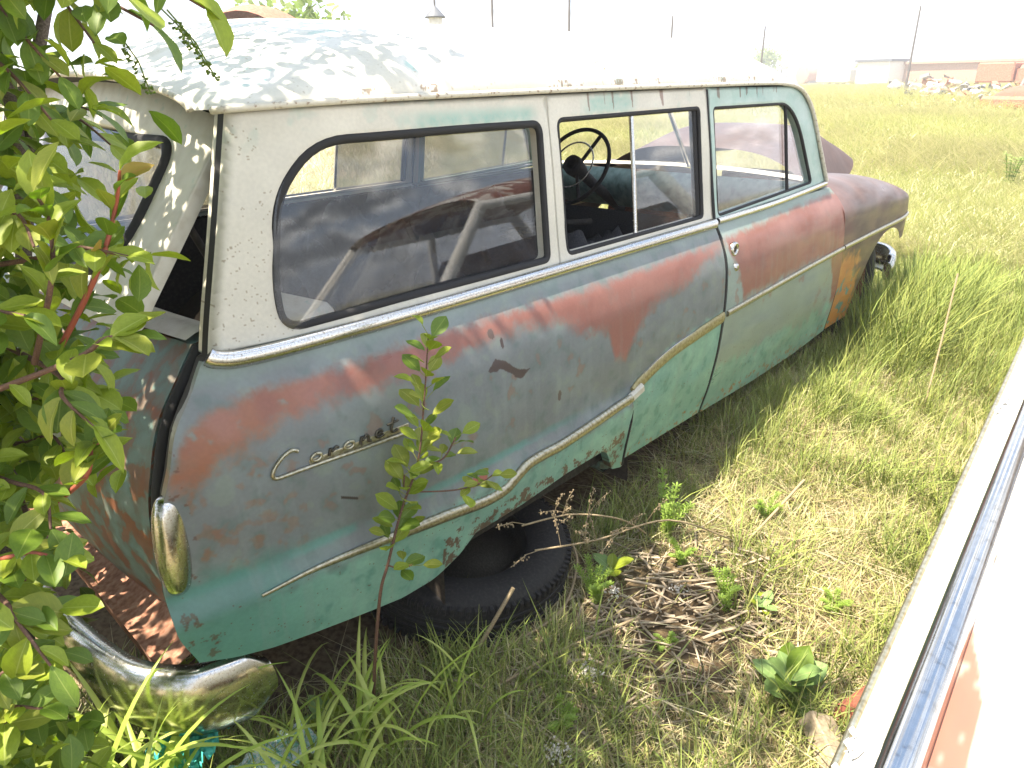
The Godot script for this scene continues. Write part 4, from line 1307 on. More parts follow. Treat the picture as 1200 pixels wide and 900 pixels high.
func make_leaf_materials():
	var defs := {
		"leaf_a": [61, Vector3(130, 144, 38), Vector3(150, 164, 50), Vector3(160, 172, 84)],
		"leaf_b": [62, Vector3(92, 116, 34), Vector3(110, 134, 42), Vector3(136, 152, 70)],
		"leaf_c": [63, Vector3(132, 142, 48), Vector3(150, 154, 56), Vector3(172, 172, 92)],
		"leaf_d": [64, Vector3(156, 138, 60), Vector3(172, 142, 66), Vector3(176, 128, 78)]}
	for k in defs:
		var d = defs[k]
		var m := mat(Color.WHITE, 0.52, 0.0, leaf_tex(d[0], d[1], d[2], d[3]))
		m.backlight_enabled = true
		m.backlight = Color(0.75, 0.85, 0.35)
		M[k] = m
	M.leaf_dock = mat(Color.WHITE, 0.65, 0.0, leaf_tex(65, Vector3(108, 136, 76), Vector3(128, 152, 90), Vector3(140, 158, 100)))
	M.leaf_dock.backlight_enabled = true
	M.leaf_dock.backlight = Color(0.5, 0.6, 0.3)
	M.bark = tri_mat(noise_tex(66, 0.05, [[0.0, rgb(48, 40, 34)], [0.5, rgb(84, 74, 66)], [1.0, rgb(122, 112, 102)]]), 0.9, 9.0)
	M.twig = tri_mat(noise_tex(67, 0.06, [[0.0, rgb(70, 48, 38)], [0.6, rgb(104, 76, 60)], [1.0, rgb(138, 108, 88)]]), 0.8, 9.0)
	M.red_twig = mat(rgb(150, 78, 60), 0.6)
	M.dead = tri_mat(noise_tex(68, 0.05, [[0.0, rgb(112, 96, 74)], [0.5, rgb(156, 138, 108)], [1.0, rgb(190, 176, 146)]]), 0.9, 9.0)
	M.leaves = [leaf_mesh(0.50, 0.35, 0.12), leaf_mesh(0.56, 0.22, 0.25), leaf_mesh(0.46, 0.5, 0.38), leaf_mesh(0.60, 0.28, 0.05)]

const TWIGS := [
[Vector3(0.165, 1.269, 1.129), Vector3(0.204, 1.405, 1.193)], [Vector3(0.111, 1.286, 1.165), Vector3(0.11, 1.392, 1.199)], [Vector3(0.11, 1.196, 1.189), Vector3(0.162, 1.216, 1.218)],
[Vector3(0.142, 1.297, 1.065), Vector3(0.194, 1.304, 1.184)], [Vector3(0.092, 1.021, 1.145), Vector3(0.109, 1.077, 1.179)], [Vector3(-0.03, 0.942, 1.116), Vector3(0.03, 0.952, 1.201)],
[Vector3(-0.06, 0.874, 1.153), Vector3(0.010, 0.894, 1.212)], [Vector3(-0.10, 0.812, 1.193), Vector3(-0.04, 0.845, 1.238)], [Vector3(0.019, 1.007, 1.028), Vector3(0.036, 0.975, 1.159)],
[Vector3(-0.038, 0.924, 1.18), Vector3(-0.024, 0.869, 1.278)], [Vector3(0.253, 1.657, 0.985), Vector3(0.348, 1.582, 1.177)], [Vector3(0.26, 1.649, 0.881), Vector3(0.332, 1.569, 1.058)],
[Vector3(0.245, 1.668, 0.879), Vector3(0.263, 1.548, 1.031)], [Vector3(0.177, 1.625, 0.96), Vector3(0.204, 1.508, 1.063)], [Vector3(0.149, 1.54, 0.946), Vector3(0.184, 1.459, 1.058)],
[Vector3(0.228, 1.439, 0.76), Vector3(0.293, 1.463, 0.882)], [Vector3(0.088, 1.356, 1.044), Vector3(0.106, 1.326, 1.155)], [Vector3(0.071, 1.054, 0.907), Vector3(0.138, 1.105, 1.064)],
[Vector3(0.065, 1.005, 0.925), Vector3(0.099, 1.005, 1.042)], [Vector3(0.226, 1.66, 1.083), Vector3(0.254, 1.589, 1.191)], [Vector3(0.239, 1.475, 0.659), Vector3(0.319, 1.411, 0.84)],
[Vector3(-0.084, 0.747, 1.179), Vector3(-0.044, 0.805, 1.262)], [Vector3(0.107, 1.149, 1.096), Vector3(0.105, 1.109, 1.198)], [Vector3(0.047, 1.217, 1.064), Vector3(0.076, 1.253, 1.165)], [Vector3(0.031, 0.957, 1.053), Vector3(-0.009, 0.931, 1.178)]]

func make_shrub():
	var t := thing("cherry_shrub", "leafy chokecherry shrub crowding the wagon's tailgate on the left", "shrub", Vector3.ZERO)
	var q := RandomNumberGenerator.new(); q.seed = 4
	var stems := [
		[[Vector3(0.02, -0.05, 0.42), Vector3(0.055, 0.595, 0.452), Vector3(0.165, 0.911, 0.491), Vector3(0.216, 1.212, 0.576), Vector3(0.242, 1.462, 0.66), Vector3(0.25, 1.75, 0.70), Vector3(0.32, 2.2, 0.62), Vector3(0.45, 2.7, 0.4)], 0.020],
		[[Vector3(0.216, 1.212, 0.576), Vector3(0.28, 1.5, 0.669), Vector3(0.34, 1.75, 0.72), Vector3(0.30, 2.3, 0.85), Vector3(0.2, 2.75, 0.9)], 0.013],
		[[Vector3(-0.10, -0.05, 0.50), Vector3(-0.03, 0.425, 0.52), Vector3(0.10, 0.988, 0.48), Vector3(0.14, 1.3, 0.50), Vector3(0.05, 1.8, 0.45), Vector3(-0.1, 2.5, 0.3)], 0.017],
		[[Vector3(-0.06, -0.05, 0.30), Vector3(-0.02, 0.7, 0.25), Vector3(0.05, 1.4, 0.15), Vector3(0.25, 2.1, -0.1), Vector3(0.5, 2.6, -0.25)], 0.018],
		[[Vector3(-0.2, -0.05, 0.1), Vector3(-0.15, 0.8, -0.05), Vector3(-0.05, 1.6, -0.25), Vector3(0.1, 2.4, -0.5)], 0.018]]
	for s in stems:
		var p := path(s[0], 6)
		var rr := []
		for k in p.size(): rr.append(s[1] * (1.0 - 0.75 * k / p.size()))
		var mb := MB.new(); mb.tube(p, rr, 9)
		part("stem", mb, M.bark, t)
	# twigs with single leaves: the ones the camera can pick apart
	var lm := ["leaf_a", "leaf_b", "leaf_a", "leaf_c", "leaf_b"]
	var count := 0
	for k in TWIGS.size():
		var a: Vector3 = TWIGS[k][0]; var b: Vector3 = TWIGS[k][1]
		var mid := (a + b) * 0.5 + Vector3(q.randf_range(-0.02, 0.02), 0.015, q.randf_range(-0.02, 0.02))
		var far := a + (a - b) * 0.9 + Vector3(-0.02, -0.03, -0.08)
		var p := path([far, a, mid, b], 5)
		var rr := []
		for i in p.size(): rr.append(lerpf(0.0045, 0.0014, float(i) / p.size()))
		var mb := MB.new(); mb.tube(p, rr, 6)
		var tw = part("twig", mb, M.red_twig if k in [0, 4, 5] else M.twig, t)
		var n := 12
		for i in n:
			if count >= 299: break
			var f := lerpf(0.22, 1.0, float(i) / (n - 1))
			var at: Vector3 = p[int(f * (p.size() - 1))]
			var ax: Vector3 = (b - a).normalized()
			var o := ax.rotated(Vector3.UP, (1.0 if i % 2 == 0 else -1.0) * q.randf_range(0.6, 1.25))
			if i == n - 1: o = ax
			o = (o + Vector3(q.randf_range(-0.3, 0.3), q.randf_range(-0.65, 0.10), q.randf_range(-0.3, 0.45))).normalized()
			var up := Vector3(q.randf_range(-0.35, 0.35), 1.0, q.randf_range(-0.1, 0.7))
			var lf := MeshInstance3D.new()
			lf.mesh = M.leaves[q.randi() % 4]
			lf.material_override = M["leaf_d" if (k in [0, 16] and q.randf() < 0.2) else lm[q.randi() % lm.size()]]
			lf.name = "leaf"
			tw.add_child(lf, true)
			lf.transform = Transform3D(leaf_basis(o, up, q.randf_range(0.038, 0.066)) * Basis.from_scale(Vector3(q.randf_range(0.8, 1.2), 1.0, q.randf_range(0.4, 1.8))), at)
			count += 1
	# flower spikes hanging over the roof
	for s in [[Vector3(0.335, 1.585, 1.10), Vector3(0.372, 1.50, 1.13)], [Vector3(0.30, 1.56, 1.02), Vector3(0.318, 1.485, 1.04)], [Vector3(0.35, 1.59, 1.05), Vector3(0.395, 1.52, 1.06)]]:
		var mb := MB.new()
		mb.tube([s[0], s[0].lerp(s[1], 0.5) + Vector3(0.005, 0.004, 0), s[1]], 0.0011, 5)
		for i in 34:
			var f := q.randf_range(0.15, 1.0)
			var c: Vector3 = s[0].lerp(s[1], f)
			var d := Vector3(q.randf_range(-1, 1), q.randf_range(-0.6, 0.6), q.randf_range(-1, 1)).normalized() * 0.007
			mb.tube([c, c + d], [0.0004, 0.0019], 5)
		part("flower_spike", mb, M.leaf_b, t)
	# the mass behind and the canopy overhead
	var sets := [[[], []], [[], []], [[], []]]
	var clumps := []
	for i in 62:      # behind and below the single twigs
		clumps.append([Vector3(q.randf_range(-0.22, 0.16), q.randf_range(0.15, 1.62), q.randf_range(0.1, 1.0)), 0.15, 42])
	for i in 70:      # dark bottom-left thicket
		clumps.append([Vector3(q.randf_range(-0.24, -0.01), q.randf_range(0.15, 1.05), q.randf_range(0.70, 1.18)), 0.085, 22])
	for i in 74:      # overhang beside the photographer
		clumps.append([Vector3(q.randf_range(-0.9, 0.25), q.randf_range(2.25, 3.0), q.randf_range(0.65, 1.28)), 0.13, 22])
	for i in 112:     # canopy
		var c := Vector3(q.randf_range(-0.75, 0.72), q.randf_range(1.95, 2.95), q.randf_range(-0.75, 0.95))
		if c.x > 0.35 and c.y < 2.1: c.y += 0.3
		clumps.append([c, 0.15, 26])
	for i in 44:      # low left
		clumps.append([Vector3(q.randf_range(-0.22, 0.0), q.randf_range(0.1, 0.85), q.randf_range(0.40, 0.9)), 0.09, 22])
	for i in 60:      # between stems and twigs
		clumps.append([Vector3(q.randf_range(-0.12, 0.15), q.randf_range(0.55, 1.62), q.randf_range(0.70, 1.08)), 0.08, 15])
	for i in 34:      # beside the open gate
		clumps.append([Vector3(q.randf_range(-0.05, 0.24), q.randf_range(1.0, 1.5), q.randf_range(0.80, 1.10)), 0.07, 16])
	for i in 40:      # top-left spill
		clumps.append([Vector3(q.randf_range(0.0, 0.34), q.randf_range(1.60, 1.95), q.randf_range(0.35, 1.05)), 0.10, 18])
	for c in clumps:
		for i in c[2]:
			var o = Vector3(q.randfn(0, 1), q.randfn(0, 0.8), q.randfn(0, 1)) * c[1] * 0.6
			var p: Vector3 = c[0] + o
			# keep out of the wagon and clear of the lens
			if p.x > 0.30 and p.y < 1.72: continue
			if p.y < 0.95 and p.x > 0.02 and p.z > 0.5: continue
			if p.x > 0.20 + 0.10 * sm(1.0, 1.4, p.y) and p.y < 1.56 and p.z > -0.8: continue
			if p.distance_to(Vector3(-0.11, 1.494, 2.117)) < 0.95: continue
			# leaves left out along the sun path so the broad grass is lit
			if p.y > 0.35 and Vector2(p.x + 0.45 * (p.y - 0.2) - 0.14, p.z + 0.17 * (p.y - 0.2) - 0.86).length() < 0.17: continue
			if p.z > 1.15 and p.y > 1.3 and p.y < 1.9: continue
			var dir := Vector3(q.randf_range(-1, 1), q.randf_range(-0.9, 0.3), q.randf_range(-1, 1))
			var up := Vector3(q.randf_range(-0.6, 0.6), 1.0, q.randf_range(-0.6, 0.6))
			var v := q.randi() % 3
			sets[v][0].append(Transform3D(leaf_basis(dir, up, q.randf_range(0.036, 0.066)), p))
			sets[v][1].append(Color.WHITE)
	for v in 3:
		var mm := MultiMesh.new()
		mm.transform_format = MultiMesh.TRANSFORM_3D
		mm.mesh = M.leaves[v]
		mm.instance_count = sets[v][0].size()
		for i in sets[v][0].size(): mm.set_instance_transform(i, sets[v][0][i])
		var o := MultiMeshInstance3D.new()
		o.multimesh = mm
		o.material_override = M[["leaf_a", "leaf_b", "leaf_a"][v]]
		o.name = "foliage"
		t.add_child(o, true)
		o.set_meta("kind", "stuff")

func stem_leaves(t: Node3D, p: Array, n: int, f0: float, s0: float, s1: float, mats: Array, q: RandomNumberGenerator, droop := -0.2):
	for i in n:
		var f := lerpf(f0, 1.0, float(i) / maxf(n - 1, 1))
		var k := int(f * (p.size() - 1))
		var ax: Vector3 = (p[mini(k + 1, p.size() - 1)] - p[maxi(k - 1, 0)]).normalized()
		var a := i * 2.4 + q.randf_range(-0.4, 0.4)
		var o := (Vector3(cos(a), 0.15 + droop, sin(a)) + ax * 0.55).normalized()
		var lf := MeshInstance3D.new()
		lf.mesh = M.leaves[q.randi() % 4]
		lf.material_override = M[mats[q.randi() % mats.size()]]
		lf.name = "leaf"
		t.add_child(lf, true)
		var out: Vector3 = p[k] + o * q.randf_range(0.004, 0.034)
		if out.z < 0.985: out.z = 0.985
		lf.transform = Transform3D(leaf_basis(o, Vector3(q.randf_range(-0.4, 0.4), 1, q.randf_range(0.0, 0.9)), q.randf_range(s0, s1)), out)
		if out.distance_to(p[k]) > 0.012:
			var pm := MB.new(); pm.tube([p[k], out], 0.0008, 4)
			part("leaf_stalk", pm, M.leaf_c, t)

func make_sapling():
	var q := RandomNumberGenerator.new(); q.seed = 17
	var t := thing("cherry_sapling", "slender young sapling growing up in front of the wagon's rear quarter", "sapling")
	var main := path([Vector3(0.60, -0.02, 0.93), Vector3(0.585, 0.25, 1.0), Vector3(0.60, 0.45, 1.03), Vector3(0.629, 0.517, 1.03), Vector3(0.676, 0.628, 1.03), Vector3(0.734, 0.731, 1.03), Vector3(0.763, 0.866, 1.03), Vector3(0.787, 1.008, 1.03)], 6)
	var rr := []
	for k in main.size(): rr.append(lerpf(0.0048, 0.0014, float(k) / main.size()))
	var mb := MB.new(); mb.tube(main, rr, 7)
	part("stem", mb, M.twig, t)
	stem_leaves(t, main.slice(20), 58, 0.0, 0.040, 0.066, ["leaf_a", "leaf_b", "leaf_a", "leaf_c"], q, 0.1)
	for s in [[[Vector3(0.715, 0.661, 1.03), Vector3(0.802, 0.632, 1.05), Vector3(0.88, 0.615, 1.06), Vector3(0.935, 0.62, 1.06)], 13, 0.45], [[Vector3(0.755, 0.709, 1.03), Vector3(0.80, 0.715, 1.04), Vector3(0.838, 0.752, 1.04)], 9, 0.3], [[Vector3(0.63, 0.51, 1.03), Vector3(0.65, 0.50, 1.05), Vector3(0.672, 0.505, 1.06)], 5, 0.3], [[Vector3(0.70, 0.68, 1.03), Vector3(0.675, 0.70, 1.05), Vector3(0.672, 0.735, 1.06)], 4, 0.3]]:
		var p := path(s[0], 5)
		var b2 := MB.new(); b2.tube(p, 0.0019, 6)
		part("branch", b2, M.twig, t)
		stem_leaves(t, p, s[1], s[2], 0.036, 0.056, ["leaf_a", "leaf_b", "leaf_c"], q, 0.0)

func blade_plant(label: String, at: Vector3, n: int, h0: float, h1: float, w: float, seed_: int, towards: Vector3):
	var q := RandomNumberGenerator.new(); q.seed = seed_
	var t := thing("grass_clump", label, "grass clump", at, "broad-bladed grass clumps by the rear bumper")
	for i in n:
		var a := q.randf() * TAU
		var d := (Vector3(cos(a), 0, sin(a)) + towards * 0.5).normalized()
		var h := q.randf_range(h0, h1); var bend := q.randf_range(0.35, 1.5)
		var base := Vector3(q.randf_range(-0.07, 0.07), -0.02, q.randf_range(-0.07, 0.07))
		var sd := Vector3(-d.z, 0, d.x)
		var m := MB.new()
		var p := base
		var ang := q.randf_range(0.05, 0.25)
		var rows := []
		for k in 13:
			var f := k / 12.0
			var ww := w * (0.55 + 0.9 * f) * (1.0 - pow(f, 2.2)) * 1.1
			var nn := d * cos(ang) - Vector3.UP * sin(ang)
			rows.append([p - sd * ww, p - nn * ww * 0.35, p + sd * ww])
			p += (d * sin(ang) + Vector3.UP * cos(ang)) * h / 12.0
			ang += bend * 2.2 / 12.0 * (0.4 + f)
		m.loops(rows, false)
		part("blade", m, M[["blade_a", "blade_b"][q.randi() % 2]], t)

func make_plants():
	for k in [["blade_a", rgb(150, 168, 72)], ["blade_b", rgb(172, 180, 96)]]:
		var m := mat(k[1], 0.45)
		m.backlight_enabled = true
		m.backlight = Color(0.6, 0.7, 0.3)
		M[k[0]] = m
	blade_plant("broad-bladed bright grass clump arching over the rear bumper corner", Vector3(0.14, 0.0, 0.82), 34, 0.32, 0.56, 0.0085, 5, Vector3(0.1, 0, 0.3))
	blade_plant("broad-bladed grass clump in the bottom-left corner under the shrub", Vector3(0.0, 0.0, 0.80), 32, 0.32, 0.56, 0.0085, 6, Vector3(-0.2, 0, 0.5))
	blade_plant("broad-bladed grass clump below the turquoise quarter, beside the sapling", Vector3(0.54, 0.0, 1.02), 20, 0.24, 0.46, 0.0070, 7, Vector3(0.2, 0, 0.4))
	blade_plant("broad-bladed grass clump rising from the bottom edge before the turquoise sheet", Vector3(0.06, 0.0, 0.95), 24, 0.30, 0.52, 0.0085, 15, Vector3(0.1, 0, -0.2))
	blade_plant("broad-bladed grass clump rising from the bottom edge right of the flaking board", Vector3(0.34, 0.0, 1.06), 20, 0.24, 0.42, 0.0070, 16, Vector3(0.2, 0, 0.0))
	blade_plant("thin upright grass clump in the shade before the lying tyre", Vector3(0.74, 0.0, 1.10), 14, 0.16, 0.34, 0.0045, 8, Vector3(0.3, 0, 0.2))
	blade_plant("grass clump at the right end of the rear bumper", Vector3(0.42, 0.0, 0.92), 16, 0.22, 0.40, 0.0050, 9, Vector3(0.3, 0, 0.3))
	var q := RandomNumberGenerator.new(); q.seed = 23
	# broad-leaved rosette beside the white car
	var t := thing("dock_plant", "broad-leaved green plant beside the white car's fender", "plant", Vector3(1.36, 0.0, 1.69))
	for i in 13:
		var a := TAU * i / 13.0 * 2.4
		var f := i / 12.0
		var lf := MeshInstance3D.new()
		lf.mesh = M.leaves[[1, 3][i % 2]]
		lf.material_override = M[["leaf_dock", "leaf_dock", "leaf_b"][i % 3]]
		lf.name = "leaf"
		t.add_child(lf, true)
		lf.transform = Transform3D(leaf_basis(Vector3(cos(a), lerpf(0.25, 1.6, f), sin(a)), Vector3(cos(a) * -0.6, 1, sin(a) * -0.6 + 0.3), q.randf_range(0.075, 0.125)), Vector3(0, 0.02 + 0.05 * f, 0))
	for s in [["small broad-leaved plant beside the lying tyre", Vector3(1.46, 0.02, 1.06), 6, 0.06, 0.09], ["low broad leaf plant in the shade left of the sapling's foot", Vector3(0.50, 0.02, 0.86), 6, 0.05, 0.08], ["pale leafy plant at the sunny edge of the dead stalks", Vector3(1.62, 0.02, 1.50), 8, 0.04, 0.06]]:
		var d := thing("small_plant", s[0], "plant", s[1], "small broad-leaved plants")
		for i in s[2]:
			var a = i * 2.4
			var lf := MeshInstance3D.new()
			lf.mesh = M.leaves[1]
			lf.material_override = M[["leaf_dock", "leaf_a"][i % 2]]
			lf.name = "leaf"
			d.add_child(lf, true)
			lf.transform = Transform3D(leaf_basis(Vector3(cos(a), q.randf_range(0.3, 1.2), sin(a)), Vector3(cos(a) * -0.6, 1, sin(a) * -0.6), q.randf_range(s[3], s[4])), Vector3(0, 0.01, 0))
	# feathery weeds
	var spots := [["feathery weed with whorled leaves growing out of the shade by the wheel arch", Vector3(1.76, 0, 1.08), 1.5], ["feathery weed at the right edge of the lying tyre", Vector3(1.33, 0, 1.08), 1.1], ["feathery weed among the dead stalks, the largest there", Vector3(1.56, 0, 1.40), 1.0], ["feathery weed on the far side of the dead stalks", Vector3(1.66, 0, 1.20), 0.9], ["feathery weed in the bottom shade nearest the camera", Vector3(0.90, 0, 1.30), 0.9], ["feathery weed left of the grey stick", Vector3(0.82, 0, 1.00), 0.8], ["feathery weed under the white car's edge beyond the broad-leaved plant", Vector3(1.75, 0, 1.66), 0.8], ["tiny feathery weed alone in the bare litter", Vector3(1.30, 0, 1.36), 0.6], ["feathery weed by the sunny grass edge below the door", Vector3(2.05, 0, 1.30), 1.0]]
	var wm := mat(rgb(122, 146, 58), 0.6)
	wm.backlight_enabled = true; wm.backlight = Color(0.6, 0.7, 0.3)
	for s in spots:
		var pos: Vector3 = s[1]
		pos.y = ground_y(pos.x, pos.z)
		var w := thing("feathery_weed", s[0], "weed", pos, "feathery weeds")
		for b in 7:
			var a := q.randf() * TAU
			var ln: float = q.randf_range(0.05, 0.11) * s[2]
			var p := path([Vector3(q.randf_range(-0.03, 0.03), -0.01, q.randf_range(-0.03, 0.03)), Vector3(cos(a) * 0.02, ln * 0.6, sin(a) * 0.02), Vector3(cos(a) * 0.05, ln, sin(a) * 0.05) * s[2]], 5)
			var m := MB.new()
			m.tube(p, 0.0011, 5)
			for k in range(2, p.size(), 1):
				for i in 6:
					var aa := TAU * i / 6 + k
					var d = Vector3(cos(aa), 0.45, sin(aa)) * 0.014 * s[2]
					var sd = Vector3(-sin(aa), 0, cos(aa)) * 0.0026 * s[2]
					var i0 := m.vert(p[k]); var i1 := m.vert(p[k] + d * 0.6 + sd); var i2 := m.vert(p[k] + d); var i3 := m.vert(p[k] + d * 0.6 - sd)
					m.tri(i0, i1, i2); m.tri(i0, i2, i3)
			part("sprig", m, wm, w)
	# dry flower stalks arching out from the wheel arch
	var dry := [[Vector3(1.83, 0.06, 1.28), Vector3(1.55, 0.24, 1.20), Vector3(1.286, 0.27, 1.12), Vector3(1.13, 0.27, 1.02)], [Vector3(1.62, 0.10, 1.08), Vector3(1.43, 0.26, 1.10), Vector3(1.28, 0.32, 1.03), Vector3(1.12, 0.34, 0.98)]]
	var names := ["dry brown seed stalk lying across the lower front of the wheel arch", "dry brown seed stalk reaching deeper into the wheel arch"]
	for k in 2:
		var d := thing("dry_stalk", names[k], "dead stalk", Vector3.ZERO, "dry seed stalks at the wheel arch")
		var p := path(dry[k], 6)
		var m := MB.new(); m.tube(p, 0.0028, 6)
		part("stem", m, M.dead, d)
		for b in 9:
			var f := q.randf_range(0.45, 1.0)
			var c: Vector3 = p[int(f * (p.size() - 1))]
			var e := c + Vector3(q.randf_range(-0.16, 0.04), q.randf_range(0.0, 0.11), q.randf_range(-0.04, 0.08))
			var bm := MB.new()
			bm.tube([c, c.lerp(e, 0.5) + Vector3(0, 0.012, 0), e], 0.0010, 5)
			for i in 16:
				var g := c.lerp(e, q.randf_range(0.4, 1.0)) + Vector3(q.randf_range(-1, 1), q.randf_range(-0.5, 1), q.randf_range(-1, 1)) * 0.006
				bm.tube([g, g + Vector3(0, 0.004, 0)], 0.0020, 5)
			part("seed_spray", bm, M.dead, d)
	# sticks
	for s in [["grey straight stick leaning from the grass against the lying tyre", [Vector3(0.868, -0.01, 0.985), Vector3(0.945, 0.10, 1.012), Vector3(1.02, 0.215, 1.038)], 0.006], ["long thin dead stem lying from the shade to the dead stalks", [Vector3(0.888, 0.03, 1.122), Vector3(1.08, 0.04, 1.17), Vector3(1.318, 0.05, 1.262)], 0.0045], ["straw-coloured stem lying in the sunny grass below the door", [Vector3(1.86, 0.06, 1.33), Vector3(2.05, 0.09, 1.34), Vector3(2.246, 0.13, 1.352)], 0.0050], ["thin dead stem standing up from the grass beside the white car", [Vector3(3.45, 0.0, 1.45), Vector3(3.6, 0.30, 1.43), Vector3(3.72, 0.62, 1.41)], 0.0045], ["curved pale twig hugging the lying tyre's lower edge", [Vector3(1.00, 0.02, 1.03), Vector3(1.20, 0.03, 1.06), Vector3(1.38, 0.05, 0.98), Vector3(1.42, 0.09, 0.93)], 0.0045]]:
		var m := MB.new()
		m.tube(path(s[1], 6), s[2], 7)
		single("dead_stick", m, M.dead, s[0], "stick")
	# flattened dead stalks and chips
	var st := MB.new()
	for i in 460:
		var x := 1.42 + q.randfn(0, 0.26); var z := 1.32 + q.randfn(0, 0.19)
		if under_things(x, z): continue
		var a := q.randfn(0.9, 0.9)
		var ln := q.randf_range(0.015, 0.13)
		var d := Vector3(cos(a), q.randf_range(-0.08, 0.12), sin(a)) * ln
		var c := Vector3(x, ground_y(x, z) + q.randf_range(0.0, 0.035), z)
		var v := q.randf_range(0.55, 1.1)
		st.tube([c - d * 0.5, c + Vector3(0, q.randf_range(-0.004, 0.006), 0), c + d * 0.5], q.randf_range(0.0012, 0.0042), 5, true, false, q.randf_range(0.5, 1.6), Color(0.44, 0.355, 0.25) * v)
	var sm_ := mat(Color.WHITE, 0.9)
	sm_.vertex_color_use_as_albedo = true
	single("dead_stalks", st, sm_, "flattened brown dead stalks and chips on the bare patch", "litter", "", "stuff")
	var fl := MB.new()
	for c in [[Vector3(1.07, 0.02, 1.265), 60], [Vector3(1.38, 0.02, 1.13), 24], [Vector3(0.82, 0.02, 1.36), 60], [Vector3(1.52, 0.02, 1.26), 30]]:
		for i in c[1]:
			var p: Vector3 = c[0] + Vector3(q.randfn(0, 0.014), absf(q.randfn(0, 0.010)), q.randfn(0, 0.014))
			fl.tube([p, p + Vector3(q.randf_range(-1, 1), q.randf_range(0, 1), q.randf_range(-1, 1)) * 0.007], [0.0032, 0.0022], 5)
	single("seed_fluff", fl, mat(rgb(214, 208, 200), 1.0), "small tufts of pale seed fluff caught in the litter", "fluff", "", "stuff")

# ---------------------------------------------------------------- the white car in the near corner
func white_paint() -> ImageTexture:
	var W := 512; var H := 512
	var A := noise_bytes(71, 0.012, W, H); var B := noise_bytes(72, 0.05, W, H); var C := noise_bytes(73, 0.25, W, H, 3)
	var out := PackedByteArray(); out.resize(W * H * 3)
	for j in H:
		for i in W:
			var k := j * W + i
			var x := -1.5 + (i + 0.5) / W * 6.0; var z := (j + 0.5) / H * 1.9
			var a := A[k] / 127.5 - 1.0; var b := B[k] / 127.5 - 1.0; var g := C[k] / 127.5 - 1.0
			var c := Vector3(224, 223, 220).lerp(Vector3(214, 212, 208), sm(-0.2, 0.4, a))
			# primer patch beside the chrome strip
			var r := sm(0.245, 0.225, Vector2((x + 0.03) * 0.80, (z - 0.06) * 6.0).length() + 0.030 * b + 0.012 * g) * sm(0.050, 0.056, z)
			c = c.lerp(Vector3(150, 106, 88).lerp(Vector3(136, 92, 76), sm(0, 0.5, a)), r)
			if b + 0.6 * g > 0.58: c = c.lerp(Vector3(150, 124, 106), 0.5)
			if g > 0.35 and a > 0.0: c = c.lerp(Vector3(170, 164, 154), 0.5)
			c *= 1.0 + 0.02 * g
			var q := k * 3
			out[q] = clampi(int(c.x), 0, 255); out[q + 1] = clampi(int(c.y), 0, 255); out[q + 2] = clampi(int(c.z), 0, 255)
	return ImageTexture.create_from_image(Image.create_from_data(W, H, false, Image.FORMAT_RGB8, out))

